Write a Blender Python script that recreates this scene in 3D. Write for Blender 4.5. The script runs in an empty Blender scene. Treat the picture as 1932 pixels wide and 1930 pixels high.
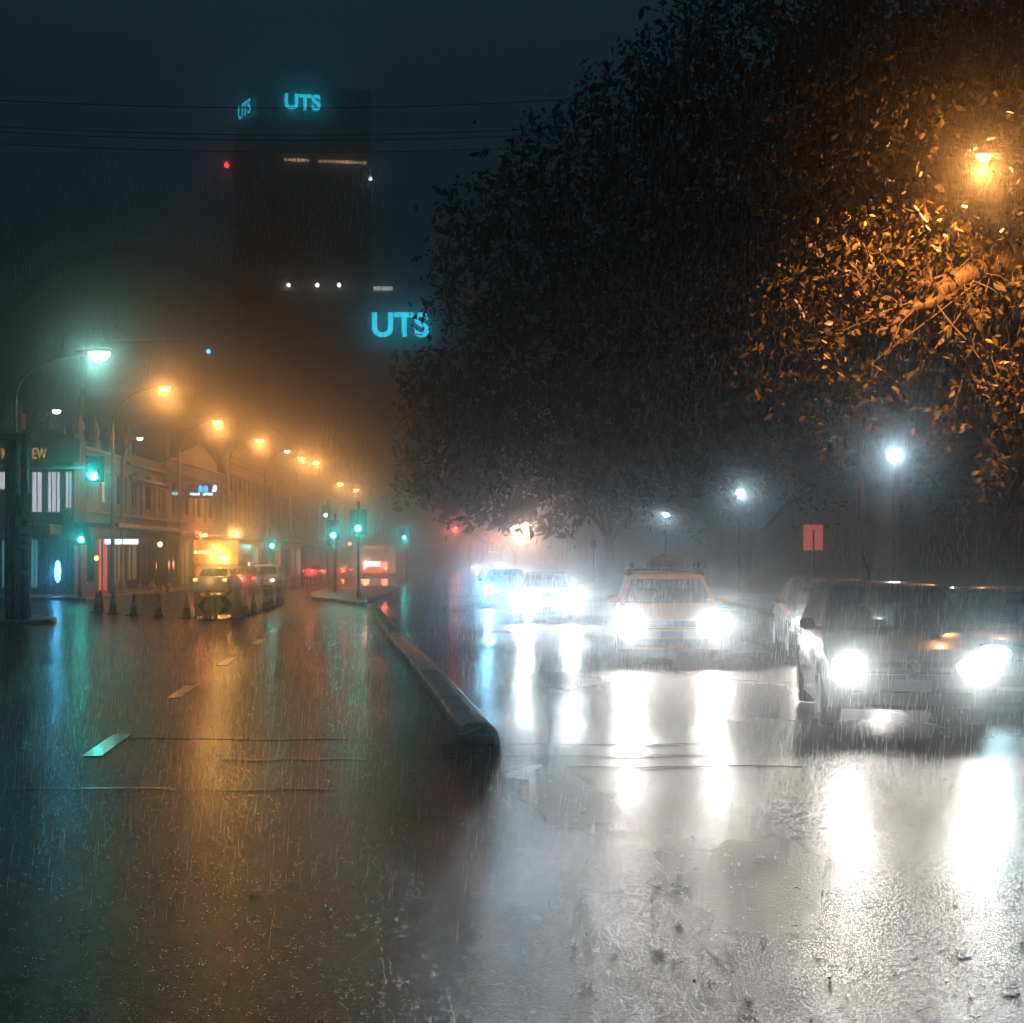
import bpy, math, random
import numpy as np
from mathutils import Vector, Matrix, Euler

random.seed(7)
rng = np.random.default_rng(11)
R = math.radians
SC = bpy.context.scene
COL = SC.collection

# ------------------------------------------------------------------ camera
K_POINT, K_BEAM = 0.16, 0.0085   # overall strength of the lamps and of the headlight beams
EYE = 1.75                      # height of the camera above the road
F, CX, CY = 3000.0, 930.0, 1056.0   # focal length and vanishing point in a 1932 px wide frame
cam = bpy.data.cameras.new('camera')
cam_o = bpy.data.objects.new('camera', cam)
COL.objects.link(cam_o)
cam.sensor_width = 36
cam.lens = 36 * F / 1932
cam.shift_x = (966 - CX) / 1932
cam.shift_y = (CY - 965) / 1932
cam.clip_start = 0.1
cam.clip_end = 3000
cam_o.location = (0, 0, EYE)
cam_o.rotation_euler = (R(90), 0, 0)
SC.camera = cam_o

# ------------------------------------------------------------------ night sky
W = bpy.data.worlds.new('World')
SC.world = W
W.use_nodes = True
nt = W.node_tree
bg = nt.nodes['Background']
sky = nt.nodes.new('ShaderNodeTexSky')
sky.sky_type = 'NISHITA'
sky.sun_disc = False
sky.sun_elevation = R(-5)
sky.sun_rotation = R(200)
glowmix = nt.nodes.new('ShaderNodeMix')      # the city's faint blue night glow on low cloud
glowmix.data_type = 'RGBA'
glowmix.blend_type = 'ADD'
glowmix.inputs[0].default_value = 1.0
glowmix.inputs[7].default_value = (0.115, 0.31, 0.45, 1)
nt.links.new(sky.outputs[0], glowmix.inputs[6])
nt.links.new(glowmix.outputs[2], bg.inputs[0])
bg.inputs[1].default_value = 0.15
SC.view_settings.view_transform = 'Standard'
SC.view_settings.look = 'None'
SC.view_settings.exposure = 0
SC.view_settings.gamma = 1
cy = SC.cycles
cy.max_bounces = 5
cy.diffuse_bounces = 2
cy.glossy_bounces = 3
cy.transmission_bounces = 4
cy.transparent_max_bounces = 12
cy.volume_bounces = 0
cy.sample_clamp_indirect = 2.0
cy.sample_clamp_direct = 400.0
cy.use_denoising = True
cy.denoiser = 'OPENIMAGEDENOISE'
cy.caustics_reflective = False
cy.caustics_refractive = False
cy.use_adaptive_sampling = True
cy.adaptive_threshold = 0.006

SODIUM = (1.0, 0.37, 0.085)
MERCURY = (0.42, 1.0, 0.78)
WHITE = (0.86, 0.95, 1.0)
TEAL = (0.01, 1.0, 0.86)


def at(px, py, d):
    """world point at depth d that lies behind frame position px, py"""
    return Vector(((px - CX) / F * d, d, EYE + (CY - py) / F * d))


def atx(px, d):
    return (px - CX) / F * d


# ------------------------------------------------------------------ materials
MATS = {}


def mat(name, col, rough=0.5, metal=0.0, coat=0.0, noise=0.0, scale=8.0, bump=0.0, bscale=40.0, spec=0.5, emis=None, estr=0.0, rvar=0.0):
    if name in MATS:
        return MATS[name]
    m = bpy.data.materials.new(name)
    m.use_nodes = True
    t = m.node_tree
    b = t.nodes['Principled BSDF']
    b.inputs['Base Color'].default_value = (*col, 1)
    b.inputs['Roughness'].default_value = rough
    b.inputs['Metallic'].default_value = metal
    b.inputs['Coat Weight'].default_value = coat
    b.inputs['Coat Roughness'].default_value = 0.08
    b.inputs['Specular IOR Level'].default_value = spec
    if noise or bump or rvar:
        tc = t.nodes.new('ShaderNodeTexCoord')
    if noise or rvar:
        n = t.nodes.new('ShaderNodeTexNoise')
        n.inputs['Scale'].default_value = scale
        n.inputs['Detail'].default_value = 6
        t.links.new(tc.outputs['Object'], n.inputs['Vector'])
    if noise:
        mx = t.nodes.new('ShaderNodeMix')
        mx.data_type = 'RGBA'
        mx.inputs[6].default_value = (*[c * (1 - noise) for c in col], 1)
        mx.inputs[7].default_value = (*[min(1, c * (1 + noise)) for c in col], 1)
        t.links.new(n.outputs[0], mx.inputs[0])
        t.links.new(mx.outputs[2], b.inputs['Base Color'])
    if rvar:
        mr = t.nodes.new('ShaderNodeMapRange')
        mr.inputs[1].default_value = 0.3
        mr.inputs[2].default_value = 0.7
        mr.inputs[3].default_value = max(0.02, rough - rvar)
        mr.inputs[4].default_value = min(1, rough + rvar)
        t.links.new(n.outputs[0], mr.inputs[0])
        t.links.new(mr.outputs[0], b.inputs['Roughness'])
    if bump:
        n2 = t.nodes.new('ShaderNodeTexNoise')
        n2.inputs['Scale'].default_value = bscale
        n2.inputs['Detail'].default_value = 4
        t.links.new(tc.outputs['Object'], n2.inputs['Vector'])
        bp = t.nodes.new('ShaderNodeBump')
        bp.inputs['Strength'].default_value = bump
        bp.inputs['Distance'].default_value = 0.02
        t.links.new(n2.outputs[0], bp.inputs['Height'])
        t.links.new(bp.outputs[0], b.inputs['Normal'])
    if emis:
        b.inputs['Emission Color'].default_value = (*emis, 1)
        b.inputs['Emission Strength'].default_value = estr
    MATS[name] = m
    return m


def glow(name, col, s, sample=False):
    """a thing that gives off light: lamp lens, lit sign, lit window"""
    if name in MATS:
        return MATS[name]
    m = mat(name, (0.02, 0.02, 0.02), 0.4, emis=col, estr=s if s < 8 else 8 + (s - 8) * 0.12)
    if not sample:
        m.cycles.emission_sampling = 'NONE'
    return m


def glass_mat(name, tint, refl=0.9):
    if name in MATS:
        return MATS[name]
    m = bpy.data.materials.new(name)
    m.use_nodes = True
    t = m.node_tree
    t.nodes.remove(t.nodes['Principled BSDF'])
    out = t.nodes['Material Output']
    tr = t.nodes.new('ShaderNodeBsdfTransparent')
    tr.inputs[0].default_value = (*tint, 1)
    gl = t.nodes.new('ShaderNodeBsdfGlossy')
    gl.inputs['Roughness'].default_value = 0.06
    gl.inputs[0].default_value = (refl, refl, refl, 1)
    fr = t.nodes.new('ShaderNodeFresnel')
    fr.inputs[0].default_value = 1.5
    tc = t.nodes.new('ShaderNodeTexCoord')
    n = t.nodes.new('ShaderNodeTexNoise')
    n.inputs['Scale'].default_value = 45
    t.links.new(tc.outputs['Object'], n.inputs['Vector'])
    bp = t.nodes.new('ShaderNodeBump')
    bp.inputs['Strength'].default_value = 0.25
    bp.inputs['Distance'].default_value = 0.006
    t.links.new(n.outputs[0], bp.inputs['Height'])
    t.links.new(bp.outputs[0], gl.inputs['Normal'])
    mx = t.nodes.new('ShaderNodeMixShader')
    t.links.new(fr.outputs[0], mx.inputs[0])
    t.links.new(tr.outputs[0], mx.inputs[1])
    t.links.new(gl.outputs[0], mx.inputs[2])
    t.links.new(mx.outputs[0], out.inputs[0])
    MATS[name] = m
    return m


def road_mat():
    """wet asphalt: coarse chippings, smoother wheel tracks, standing water between"""
    m = bpy.data.materials.new('wet_asphalt')
    m.use_nodes = True
    t = m.node_tree
    L = t.links.new
    N = t.nodes.new
    b = t.nodes['Principled BSDF']
    geo = N('ShaderNodeNewGeometry')
    # big patches: water film or bare chippings
    big = N('ShaderNodeTexNoise')
    big.inputs['Scale'].default_value = 0.35
    big.inputs['Detail'].default_value = 5
    mp = N('ShaderNodeMapping')
    mp.inputs['Scale'].default_value = (1, 0.35, 1)
    L(geo.outputs['Position'], mp.inputs[0])
    L(mp.outputs[0], big.inputs['Vector'])
    # chippings
    chip = N('ShaderNodeTexVoronoi')
    chip.inputs['Scale'].default_value = 85
    L(geo.outputs['Position'], chip.inputs['Vector'])
    fine = N('ShaderNodeTexNoise')
    fine.inputs['Scale'].default_value = 48
    fine.inputs['Detail'].default_value = 5
    fine.inputs['Roughness'].default_value = 0.65
    L(geo.outputs['Position'], fine.inputs['Vector'])
    rip = N('ShaderNodeTexNoise')          # rain ripples on the film
    rip.inputs['Scale'].default_value = 9
    rip.inputs['Detail'].default_value = 3
    L(geo.outputs['Position'], rip.inputs['Vector'])
    add = N('ShaderNodeMath')
    add.operation = 'MULTIPLY_ADD'
    add.inputs[1].default_value = 0.55
    L(chip.outputs['Distance'], add.inputs[0])
    L(fine.outputs[0], add.inputs[2])
    # coarser to the right of the median (x > 0), smoother to the left
    sep = N('ShaderNodeSeparateXYZ')
    L(geo.outputs['Position'], sep.inputs[0])
    side = N('ShaderNodeMapRange')
    side.inputs[1].default_value = -1.2
    side.inputs[2].default_value = 0.9
    side.inputs[3].default_value = 0.45
    side.inputs[4].default_value = 1.0
    L(sep.outputs[0], side.inputs[0])
    mr = N('ShaderNodeMapRange')
    mr.inputs[1].default_value = 0.35
    mr.inputs[2].default_value = 0.65
    mr.inputs[3].default_value = 0.8
    mr.inputs[4].default_value = 1.0
    L(big.outputs[0], mr.inputs[0])
    amt = N('ShaderNodeMath')
    amt.operation = 'MULTIPLY'
    L(side.outputs[0], amt.inputs[0])
    L(mr.outputs[0], amt.inputs[1])
    b1 = N('ShaderNodeBump')
    b1.inputs['Distance'].default_value = 0.014
    L(amt.outputs[0], b1.inputs['Strength'])
    L(add.outputs[0], b1.inputs['Height'])
    b2 = N('ShaderNodeBump')
    b2.inputs['Strength'].default_value = 0.35
    b2.inputs['Distance'].default_value = 0.006
    L(rip.outputs[0], b2.inputs['Height'])
    L(b1.outputs[0], b2.inputs['Normal'])
    L(b2.outputs[0], b.inputs['Normal'])
    rr = N('ShaderNodeMapRange')
    rr.inputs[1].default_value = 0.35
    rr.inputs[2].default_value = 0.7
    rr.inputs[3].default_value = 0.17
    rr.inputs[4].default_value = 0.36
    L(big.outputs[0], rr.inputs[0])
    rs = N('ShaderNodeMapRange')           # the film lies smoother left of the median
    rs.inputs[1].default_value = -3.0
    rs.inputs[2].default_value = 1.0
    rs.inputs[3].default_value = 0.6
    rs.inputs[4].default_value = 1.0
    L(sep.outputs[0], rs.inputs[0])
    rm = N('ShaderNodeMath')
    rm.operation = 'MULTIPLY'
    L(rr.outputs[0], rm.inputs[0])
    L(rs.outputs[0], rm.inputs[1])
    L(rm.outputs[0], b.inputs['Roughness'])
    cm = N('ShaderNodeMix')
    cm.data_type = 'RGBA'
    cm.inputs[6].default_value = (0.012, 0.014, 0.017, 1)
    cm.inputs[7].default_value = (0.026, 0.029, 0.033, 1)
    L(fine.outputs[0], cm.inputs[0])
    L(cm.outputs[2], b.inputs['Base Color'])
    ss = N('ShaderNodeMapRange')           # lamp reflections weakened on the left through the specular level
    ss.inputs[1].default_value = -2.5
    ss.inputs[2].default_value = 1.0
    ss.inputs[3].default_value = 0.10
    ss.inputs[4].default_value = 0.38
    L(sep.outputs[0], ss.inputs[0])
    L(ss.outputs[0], b.inputs['Specular IOR Level'])
    return m


# ------------------------------------------------------------------ mesh builder
class MB:
    def __init__(self):
        self.v, self.f = [], []

    def add(self, vs, fs, M=None):
        o = len(self.v)
        for p in vs:
            p = Vector(p)
            self.v.append(tuple(M @ p) if M else tuple(p))
        for f in fs:
            self.f.append(tuple(i + o for i in f))
        return self

    def box(self, c, s, M=None, bev=0.0):
        x, y, z = c
        a, b, d = s[0] / 2, s[1] / 2, s[2] / 2
        if bev <= 0:
            vs = [(x + i * a, y + j * b, z + k * d) for k in (-1, 1) for j in (-1, 1) for i in (-1, 1)]
            fs = [(0, 2, 3, 1), (4, 5, 7, 6), (0, 1, 5, 4), (2, 6, 7, 3), (0, 4, 6, 2), (1, 3, 7, 5)]
            return self.add(vs, fs, M)
        r = min(bev, a * .9, b * .9, d * .9)
        rings = []
        for zz, e in ((-d, r), (-d + r, 0), (d - r, 0), (d, r)):
            A, B = a - e, b - e
            q = r * 0.8 if e == 0 else r * .5
            rings.append([(x + px, y + py, z + zz) for px, py in ((-A + q, -B), (A - q, -B), (A, -B + q), (A, B - q), (A - q, B), (-A + q, B), (-A, B - q), (-A, -B + q))])
        return self.loft(rings, True, M, True)

    def loft(self, rings, closed=True, M=None, caps=False):
        n = len(rings[0])
        vs = [p for r in rings for p in r]
        fs = []
        for k in range(len(rings) - 1):
            for i in range(n if closed else n - 1):
                j = (i + 1) % n
                fs.append((k * n + i, k * n + j, (k + 1) * n + j, (k + 1) * n + i))
        if caps:
            fs.append(tuple(range(n - 1, -1, -1)))
            fs.append(tuple((len(rings) - 1) * n + i for i in range(n)))
        return self.add(vs, fs, M)

    def tube(self, pts, rad, n=10, M=None, caps=True):
        pts = [Vector(p) for p in pts]
        if not isinstance(rad, (list, tuple)):
            rad = [rad] * len(pts)
        rings = []
        u = None
        for i, p in enumerate(pts):
            a = pts[max(0, i - 1)]
            b = pts[min(len(pts) - 1, i + 1)]
            d = (b - a).normalized()
            if u is None:
                u = d.orthogonal().normalized()
            u = (u - d * u.dot(d)).normalized()
            w = d.cross(u)
            rings.append([p + (u * math.cos(k * 2 * math.pi / n) + w * math.sin(k * 2 * math.pi / n)) * rad[i] for k in range(n)])
        return self.loft(rings, True, M, caps)

    def lathe(self, prof, n=20, M=None):
        rings = [[(r * math.cos(k * 2 * math.pi / n), r * math.sin(k * 2 * math.pi / n), z) for k in range(n)] for r, z in prof]
        return self.loft(rings, True, M, True)

    def prism(self, poly, d0, d1, M=None):
        """polygon (x, z) extruded along y"""
        n = len(poly)
        return self.add([(x, d0, z) for x, z in poly] + [(x, d1, z) for x, z in poly],
                        [tuple(range(n)), tuple(range(2 * n - 1, n - 1, -1))] + [(i, i + n, (i + 1) % n + n, (i + 1) % n) for i in range(n)], M)

    def build(self, name, m, parent=None, smooth=0, loc=None):
        me = bpy.data.meshes.new(name)
        me.from_pydata(self.v, [], self.f)
        me.validate()
        if smooth:
            me.shade_smooth()
            me.set_sharp_from_angle(angle=R(smooth))
        if m:
            me.materials.append(m)
        import bmesh
        bm = bmesh.new()
        bm.from_mesh(me)
        bmesh.ops.recalc_face_normals(bm, faces=bm.faces)
        bm.to_mesh(me)
        bm.free()
        if smooth:
            me.set_sharp_from_angle(angle=R(smooth))
        o = bpy.data.objects.new(name, me)
        COL.objects.link(o)
        if loc:
            o.location = loc
        if parent:
            o.parent = parent
        return o


def tag(o, label=None, cat=None, group=None, kind=None):
    if label:
        o['label'] = label
    if cat:
        o['category'] = cat
    if group:
        o['group'] = group
    if kind:
        o['kind'] = kind
    return o


def thing(name, label, cat, loc=(0, 0, 0), rz=0.0, group=None):
    o = bpy.data.objects.new(name, None)
    COL.objects.link(o)
    o.empty_display_size = 0.3
    o.location = loc
    o.rotation_euler = (0, 0, rz)
    return tag(o, label, cat, group)


def copy_tree(o, parent=None):
    c = o.copy()
    COL.objects.link(c)
    c.parent = parent
    for ch in list(o.children):
        copy_tree(ch, c)
    return c


def text_mesh(s, size, depth=0.02, align='CENTER', bold=0.0):
    cu = bpy.data.curves.new('lettering', 'FONT')
    cu.body = s
    cu.size = size
    cu.extrude = depth
    cu.offset = bold
    cu.align_x = align
    o = bpy.data.objects.new('lettering', cu)
    COL.objects.link(o)
    dg = bpy.context.evaluated_depsgraph_get()
    me = bpy.data.meshes.new_from_object(o.evaluated_get(dg))
    bpy.data.objects.remove(o)
    bpy.data.curves.remove(cu)
    return me


def letters(name, s, size, m, parent, loc, rot, depth=0.02, bold=0.0, sx=1.0):
    me = text_mesh(s, size, depth, bold=bold)
    me.materials.clear()
    me.materials.append(m)
    o = bpy.data.objects.new(name, me)
    COL.objects.link(o)
    o.parent = parent
    o.location = loc
    o.rotation_euler = rot
    o.scale = (sx, 1, 1)
    return o


def point_light(name, loc, power, col, rad=0.1, parent=None):
    l = bpy.data.lights.new(name, 'POINT')
    l.energy = power * K_POINT
    l.color = col
    l.shadow_soft_size = rad
    o = bpy.data.objects.new(name, l)
    COL.objects.link(o)
    o.location = loc
    o.parent = parent
    return o


def spot_light(name, loc, rot, power, col, size, blend, rad=0.08, parent=None):
    l = bpy.data.lights.new(name, 'SPOT')
    l.energy = power * K_BEAM
    l.color = col
    l.shadow_soft_size = rad
    l.spot_size = R(size)
    l.spot_blend = blend
    o = bpy.data.objects.new(name, l)
    COL.objects.link(o)
    o.location = loc
    o.rotation_euler = rot
    o.parent = parent
    return o


# shared materials
M_STEEL = mat('galvanised_steel', (0.28, 0.29, 0.30), 0.45, 0.7, noise=0.25, scale=12)
M_DARKPOLE = mat('dark_painted_pole', (0.035, 0.04, 0.04), 0.4, noise=0.3, scale=6)
M_BLACK = mat('black_plastic', (0.015, 0.015, 0.016), 0.4)
M_RUBBER = mat('tyre_rubber', (0.018, 0.018, 0.018), 0.6, bump=0.3, bscale=60)
M_RIM = mat('alloy_rim', (0.4, 0.4, 0.42), 0.3, 0.9)
M_CHROME = mat('chrome', (0.75, 0.76, 0.78), 0.12, 1.0)
M_CONC = mat('wet_concrete', (0.22, 0.21, 0.18), 0.35, noise=0.35, scale=3, bump=0.4, bscale=30, rvar=0.15)
M_BRICK = None
M_WOOD = mat('power_pole_timber', (0.06, 0.05, 0.04), 0.7, noise=0.4, scale=5, bump=0.6, bscale=14)

# ------------------------------------------------------------------ ground, road, footpaths
def plane_grid(name, xs, ys, zf, m):
    xs, ys = np.asarray(xs), np.asarray(ys)
    nx, ny = len(xs), len(ys)
    X, Y = np.meshgrid(xs, ys)
    Z = zf(X, Y)
    v = np.stack([X, Y, Z], -1).reshape(-1, 3)
    i = np.arange(nx * ny).reshape(ny, nx)
    f = np.stack([i[:-1, :-1], i[:-1, 1:], i[1:, 1:], i[1:, :-1]], -1).reshape(-1, 4)
    me = bpy.data.meshes.new(name)
    me.from_pydata(v.tolist(), [], f.tolist())
    me.shade_smooth()
    me.materials.append(m)
    o = bpy.data.objects.new(name, me)
    COL.objects.link(o)
    return o


def road_z(X, Y):
    u = X + 0.075 * Y                              # lane coordinate, lanes drift left with distance
    fade = np.clip((60 - Y) / 25, 0, 1)
    z = 0.006 * np.cos(2 * np.pi * (u + 0.3) / 1.7)
    z = z + 0.004 * np.sin(0.9 * X + 0.37 * Y) + 0.003 * np.sin(0.43 * Y + 1.3 * X)
    return z * fade


g = plane_grid('ground', np.linspace(-320, 320, 9), np.linspace(-12, 780, 9), lambda X, Y: X * 0 - 0.03, mat('bare_ground', (0.05, 0.05, 0.048), 0.6, noise=0.3, scale=1))
tag(g, kind='structure')
ASPHALT = road_mat()
rd = plane_grid('road', np.concatenate([np.linspace(-70, -16, 10)[:-1], np.linspace(-16, 9.2, 150)]),
                np.concatenate([np.linspace(-6, 62, 180)[:-1], np.linspace(62, 480, 12)]), road_z, ASPHALT)
tag(rd, kind='structure')

PAVE = mat('wet_paving', (0.13, 0.125, 0.12), 0.3, noise=0.3, scale=2, bump=0.3, bscale=25, rvar=0.12)


def pavement(name, x0, x1, y0, y1, h=0.13, kx=None):
    b = MB().box(((x0 + x1) / 2, (y0 + y1) / 2, h / 2 - 0.02), (x1 - x0, y1 - y0, h + 0.04), bev=0.03)
    return tag(b.build(name, PAVE), kind='structure')


pavement('footpath', -60, -17.5, 68.4, 470)
pavement('footpath', 9.2, 13.0, -6, 470)
lawn = plane_grid('park_lawn', [13, 40, 120], [-6, 100, 470], lambda X, Y: X * 0 + 0.10, mat('wet_lawn', (0.035, 0.06, 0.02), 0.5, noise=0.4, scale=3, bump=0.6, bscale=40))
tag(lawn, kind='structure')

# painted lane dashes and worn cross lines, sheets 4 mm above the road
PAINT = mat('worn_white_paint', (0.75, 0.75, 0.70), 0.22, noise=0.3, scale=6, rvar=0.08, spec=0.7)


def strip(name, pts, m, h=0.006):
    """flat strip through centre points (x, y, halfwidth) draped on the road"""
    vs, fs = [], []
    for i, (x, y, w) in enumerate(pts):
        a = Vector(pts[min(i + 1, len(pts) - 1)][:2]) - Vector(pts[max(i - 1, 0)][:2])
        n = Vector((a.y, -a.x)).normalized()
        for k in (-1, 1):
            X, Y = x + n.x * w * k, y + n.y * w * k
            vs.append((X, Y, float(road_z(np.float64(X), np.float64(Y))) + h))
    for i in range(len(pts) - 1):
        fs.append((2 * i, 2 * i + 1, 2 * i + 3, 2 * i + 2))
    b = MB().add(vs, fs)
    return b.build(name, m)


for (x0, y0, x1, y1) in ((-3.56, 14.1, -3.70, 15.9), (-4.05, 20.2, -4.2, 22.2), (-4.5, 26.4, -4.65, 28.4), (-4.9, 32.6, -5.05, 34.6), (-5.35, 38.6, -5.5, 40.6)):
    n = 7
    o = strip('lane_dash', [(x0 + (x1 - x0) * i / n, y0 + (y1 - y0) * i / n, 0.09) for i in range(n + 1)], PAINT)
    tag(o, kind='structure')
SEAM = mat('tar_seam', (0.01, 0.01, 0.011), 0.5)
JOINT = mat('worn_stop_line', (0.20, 0.20, 0.19), 0.2, noise=0.6, scale=9)
for (x0, x1, y, w, m, nm) in ((-3.7, -1.4, 15.45, 0.03, SEAM, 'road_seam'), (-2.4, -1.1, 13.95, 0.035, JOINT, 'worn_line'), (-0.6, 2.0, 14.15, 0.04, JOINT, 'worn_line'),
                              (-3.7, -1.2, 12.1, 0.03, JOINT, 'worn_line'), (0.1, 2.2, 15.0, 0.03, SEAM, 'road_seam'), (0.6, 2.6, 13.4, 0.03, SEAM, 'road_seam')):
    n = 24
    o = strip(nm, [(x0 + (x1 - x0) * i / n, y + 0.03 * math.sin(i * .7), w * (0.7 + 0.5 * random.random())) for i in range(n + 1)], m, 0.0055)
    tag(o, kind='structure')

# ------------------------------------------------------------------ median kerb (a low rounded concrete bar) and the signal island
def kerb_bar(name, path, w, h, m, parent=None, top=0.8, endw=0.55, endh=0.4):
    rings = []
    for i, (x, y) in enumerate(path):
        a = Vector(path[min(i + 1, len(path) - 1)]) - Vector(path[max(i - 1, 0)])
        n = Vector((a.y, -a.x)).normalized()
        ww = w * (endw if i in (0, len(path) - 1) else 1)
        hh = h * (endh if i in (0, len(path) - 1) else 1)
        prof = [(-ww / 2, -0.02), (-ww / 2, hh * .62), (-ww / 2 * top, hh * .95), (-ww / 2 * top * .7, hh), (ww / 2 * top * .7, hh), (ww / 2 * top, hh * .95), (ww / 2, hh * .62), (ww / 2, -0.02)]
        rings.append([(x + n.x * o, y + n.y * o, z) for o, z in prof])
    b = MB().loft(rings, True, None, True)
    return b.build(name, m, parent, smooth=50)


KPATH = [(-0.17, 15.95), (-0.24, 16.25), (-0.33, 17.2), (-0.55, 19.5), (-0.9, 23), (-1.3, 27), (-1.75, 31.25), (-2.25, 36), (-2.75, 41), (-3.2, 45.6), (-3.9, 53), (-4.6, 60)]
kb = thing('median_kerb', 'long low rounded concrete kerb running up the road towards the signals', 'kerb', (0, 0, 0))
KM = mat('yellowed_concrete', (0.56, 0.51, 0.38), 0.45, noise=0.5, scale=5, bump=0.7, bscale=26, rvar=0.2)


def resample(path, step):
    pts = [Vector(p) for p in path]
    out, acc = [pts[0]], 0.0
    for a, b_ in zip(pts, pts[1:]):
        L_, pos = (b_ - a).length, 0.0
        while acc + L_ - pos >= step:
            pos += step - acc
            acc = 0.0
            out.append(a.lerp(b_, pos / L_))
        acc += L_ - pos
    return out


KP = resample(KPATH, 0.5)
k = 0
while k + 2 < len(KP):
    nst = 3 if KP[k].y < 40 else 5
    q = KP[k:k + nst + 1]
    if len(q) < 2:
        break
    a, b_ = q[0].lerp(q[1], .012), q[-1].lerp(q[-2], .012)
    off = Vector((random.uniform(-.012, .012), 0))
    w_, h_ = .31 + random.uniform(-.012, .012), .125 + random.uniform(-.012, .012)
    kerb_bar('kerb_stone', [tuple(a + off), tuple(a.lerp(b_, .04) + off)] + [tuple(p + off) for p in q[1:-1]] + [tuple(b_.lerp(a, .04) + off), tuple(b_ + off)], w_, h_, KM, kb, endw=.985, endh=.98)
    k += nst
EPATH = [(p[0] + 0.245, p[1] - 0.55) for p in KPATH[:-1]]
EPATH[0] = (0.05, 14.95)
kerb_bar('kerb_edge', EPATH, 0.09, 0.07, mat('headlit_kerb_edge', (0.72, 0.70, 0.66), 0.25, noise=0.3, scale=5), kb)  # whitish bar: headlight glint along the kerb edge put into the colour
# broken nose of the kerb
nb = MB()
nb.box((0, 0, 0.02), (0.28, 0.50, 0.09), Matrix.Translation((-0.16, 15.35, 0)) @ Matrix.Rotation(R(14), 4, 'Z'), bev=0.03)
nb.tube([(-0.34, 15.25, 0.05), (-0.14, 15.75, 0.10)], 0.03, 6)
nb.build('kerb_nose', mat('broken_dark_concrete', (0.22, 0.21, 0.19), 0.4, noise=0.5, scale=9, bump=0.6, bscale=30), kb)
rf = MB().box((-0.43, 15.0, 0.012), (0.11, 0.10, 0.02), bev=0.006)
tag(rf.build('road_stud', mat('yellow_stud', (0.6, 0.5, 0.12), 0.3)), 'small yellow raised stud beside the near end of the median kerb', 'road stud')

isl = [(-4.75, 60.4), (-5.2, 66), (-5.2, 80), (-5.6, 95), (-6.4, 100), (-8.4, 98), (-9.4, 88), (-9.2, 80), (-8.0, 70), (-6.6, 66), (-5.4, 61.5)]
ib = MB()
n = len(isl)
cxm = Vector((sum(p[0] for p in isl) / n, sum(p[1] for p in isl) / n))
inner = [tuple(Vector(p) + (cxm - Vector(p)).normalized() * 0.15) for p in isl]
ib.loft([[(x, y, -0.02) for x, y in isl], [(x, y, 0.12) for x, y in isl], [(x, y, 0.14) for x, y in inner]], True, None, True)
tag(ib.build('traffic_island', M_CONC), 'raised concrete island carrying the two tall green signals in mid road', 'traffic island')

# small corner island under the dark poles, lower left
ci = MB()
pts = [(-18, 44.5), (-14.5, 42.3), (-12.6, 42.6), (-12.0, 43.4), (-12.4, 45.2), (-15, 49), (-18.5, 49.5)]
ci.loft([[(x, y, -0.02) for x, y in pts], [(x, y, 0.10) for x, y in pts], [(x * .985 - .2, y * .99 + .45, 0.13) for x, y in pts]], True, None, True)
tag(ci.build('corner_island', M_CONC), 'kerbed corner island of pavement at the foot of the dark poles', 'traffic island')

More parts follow.
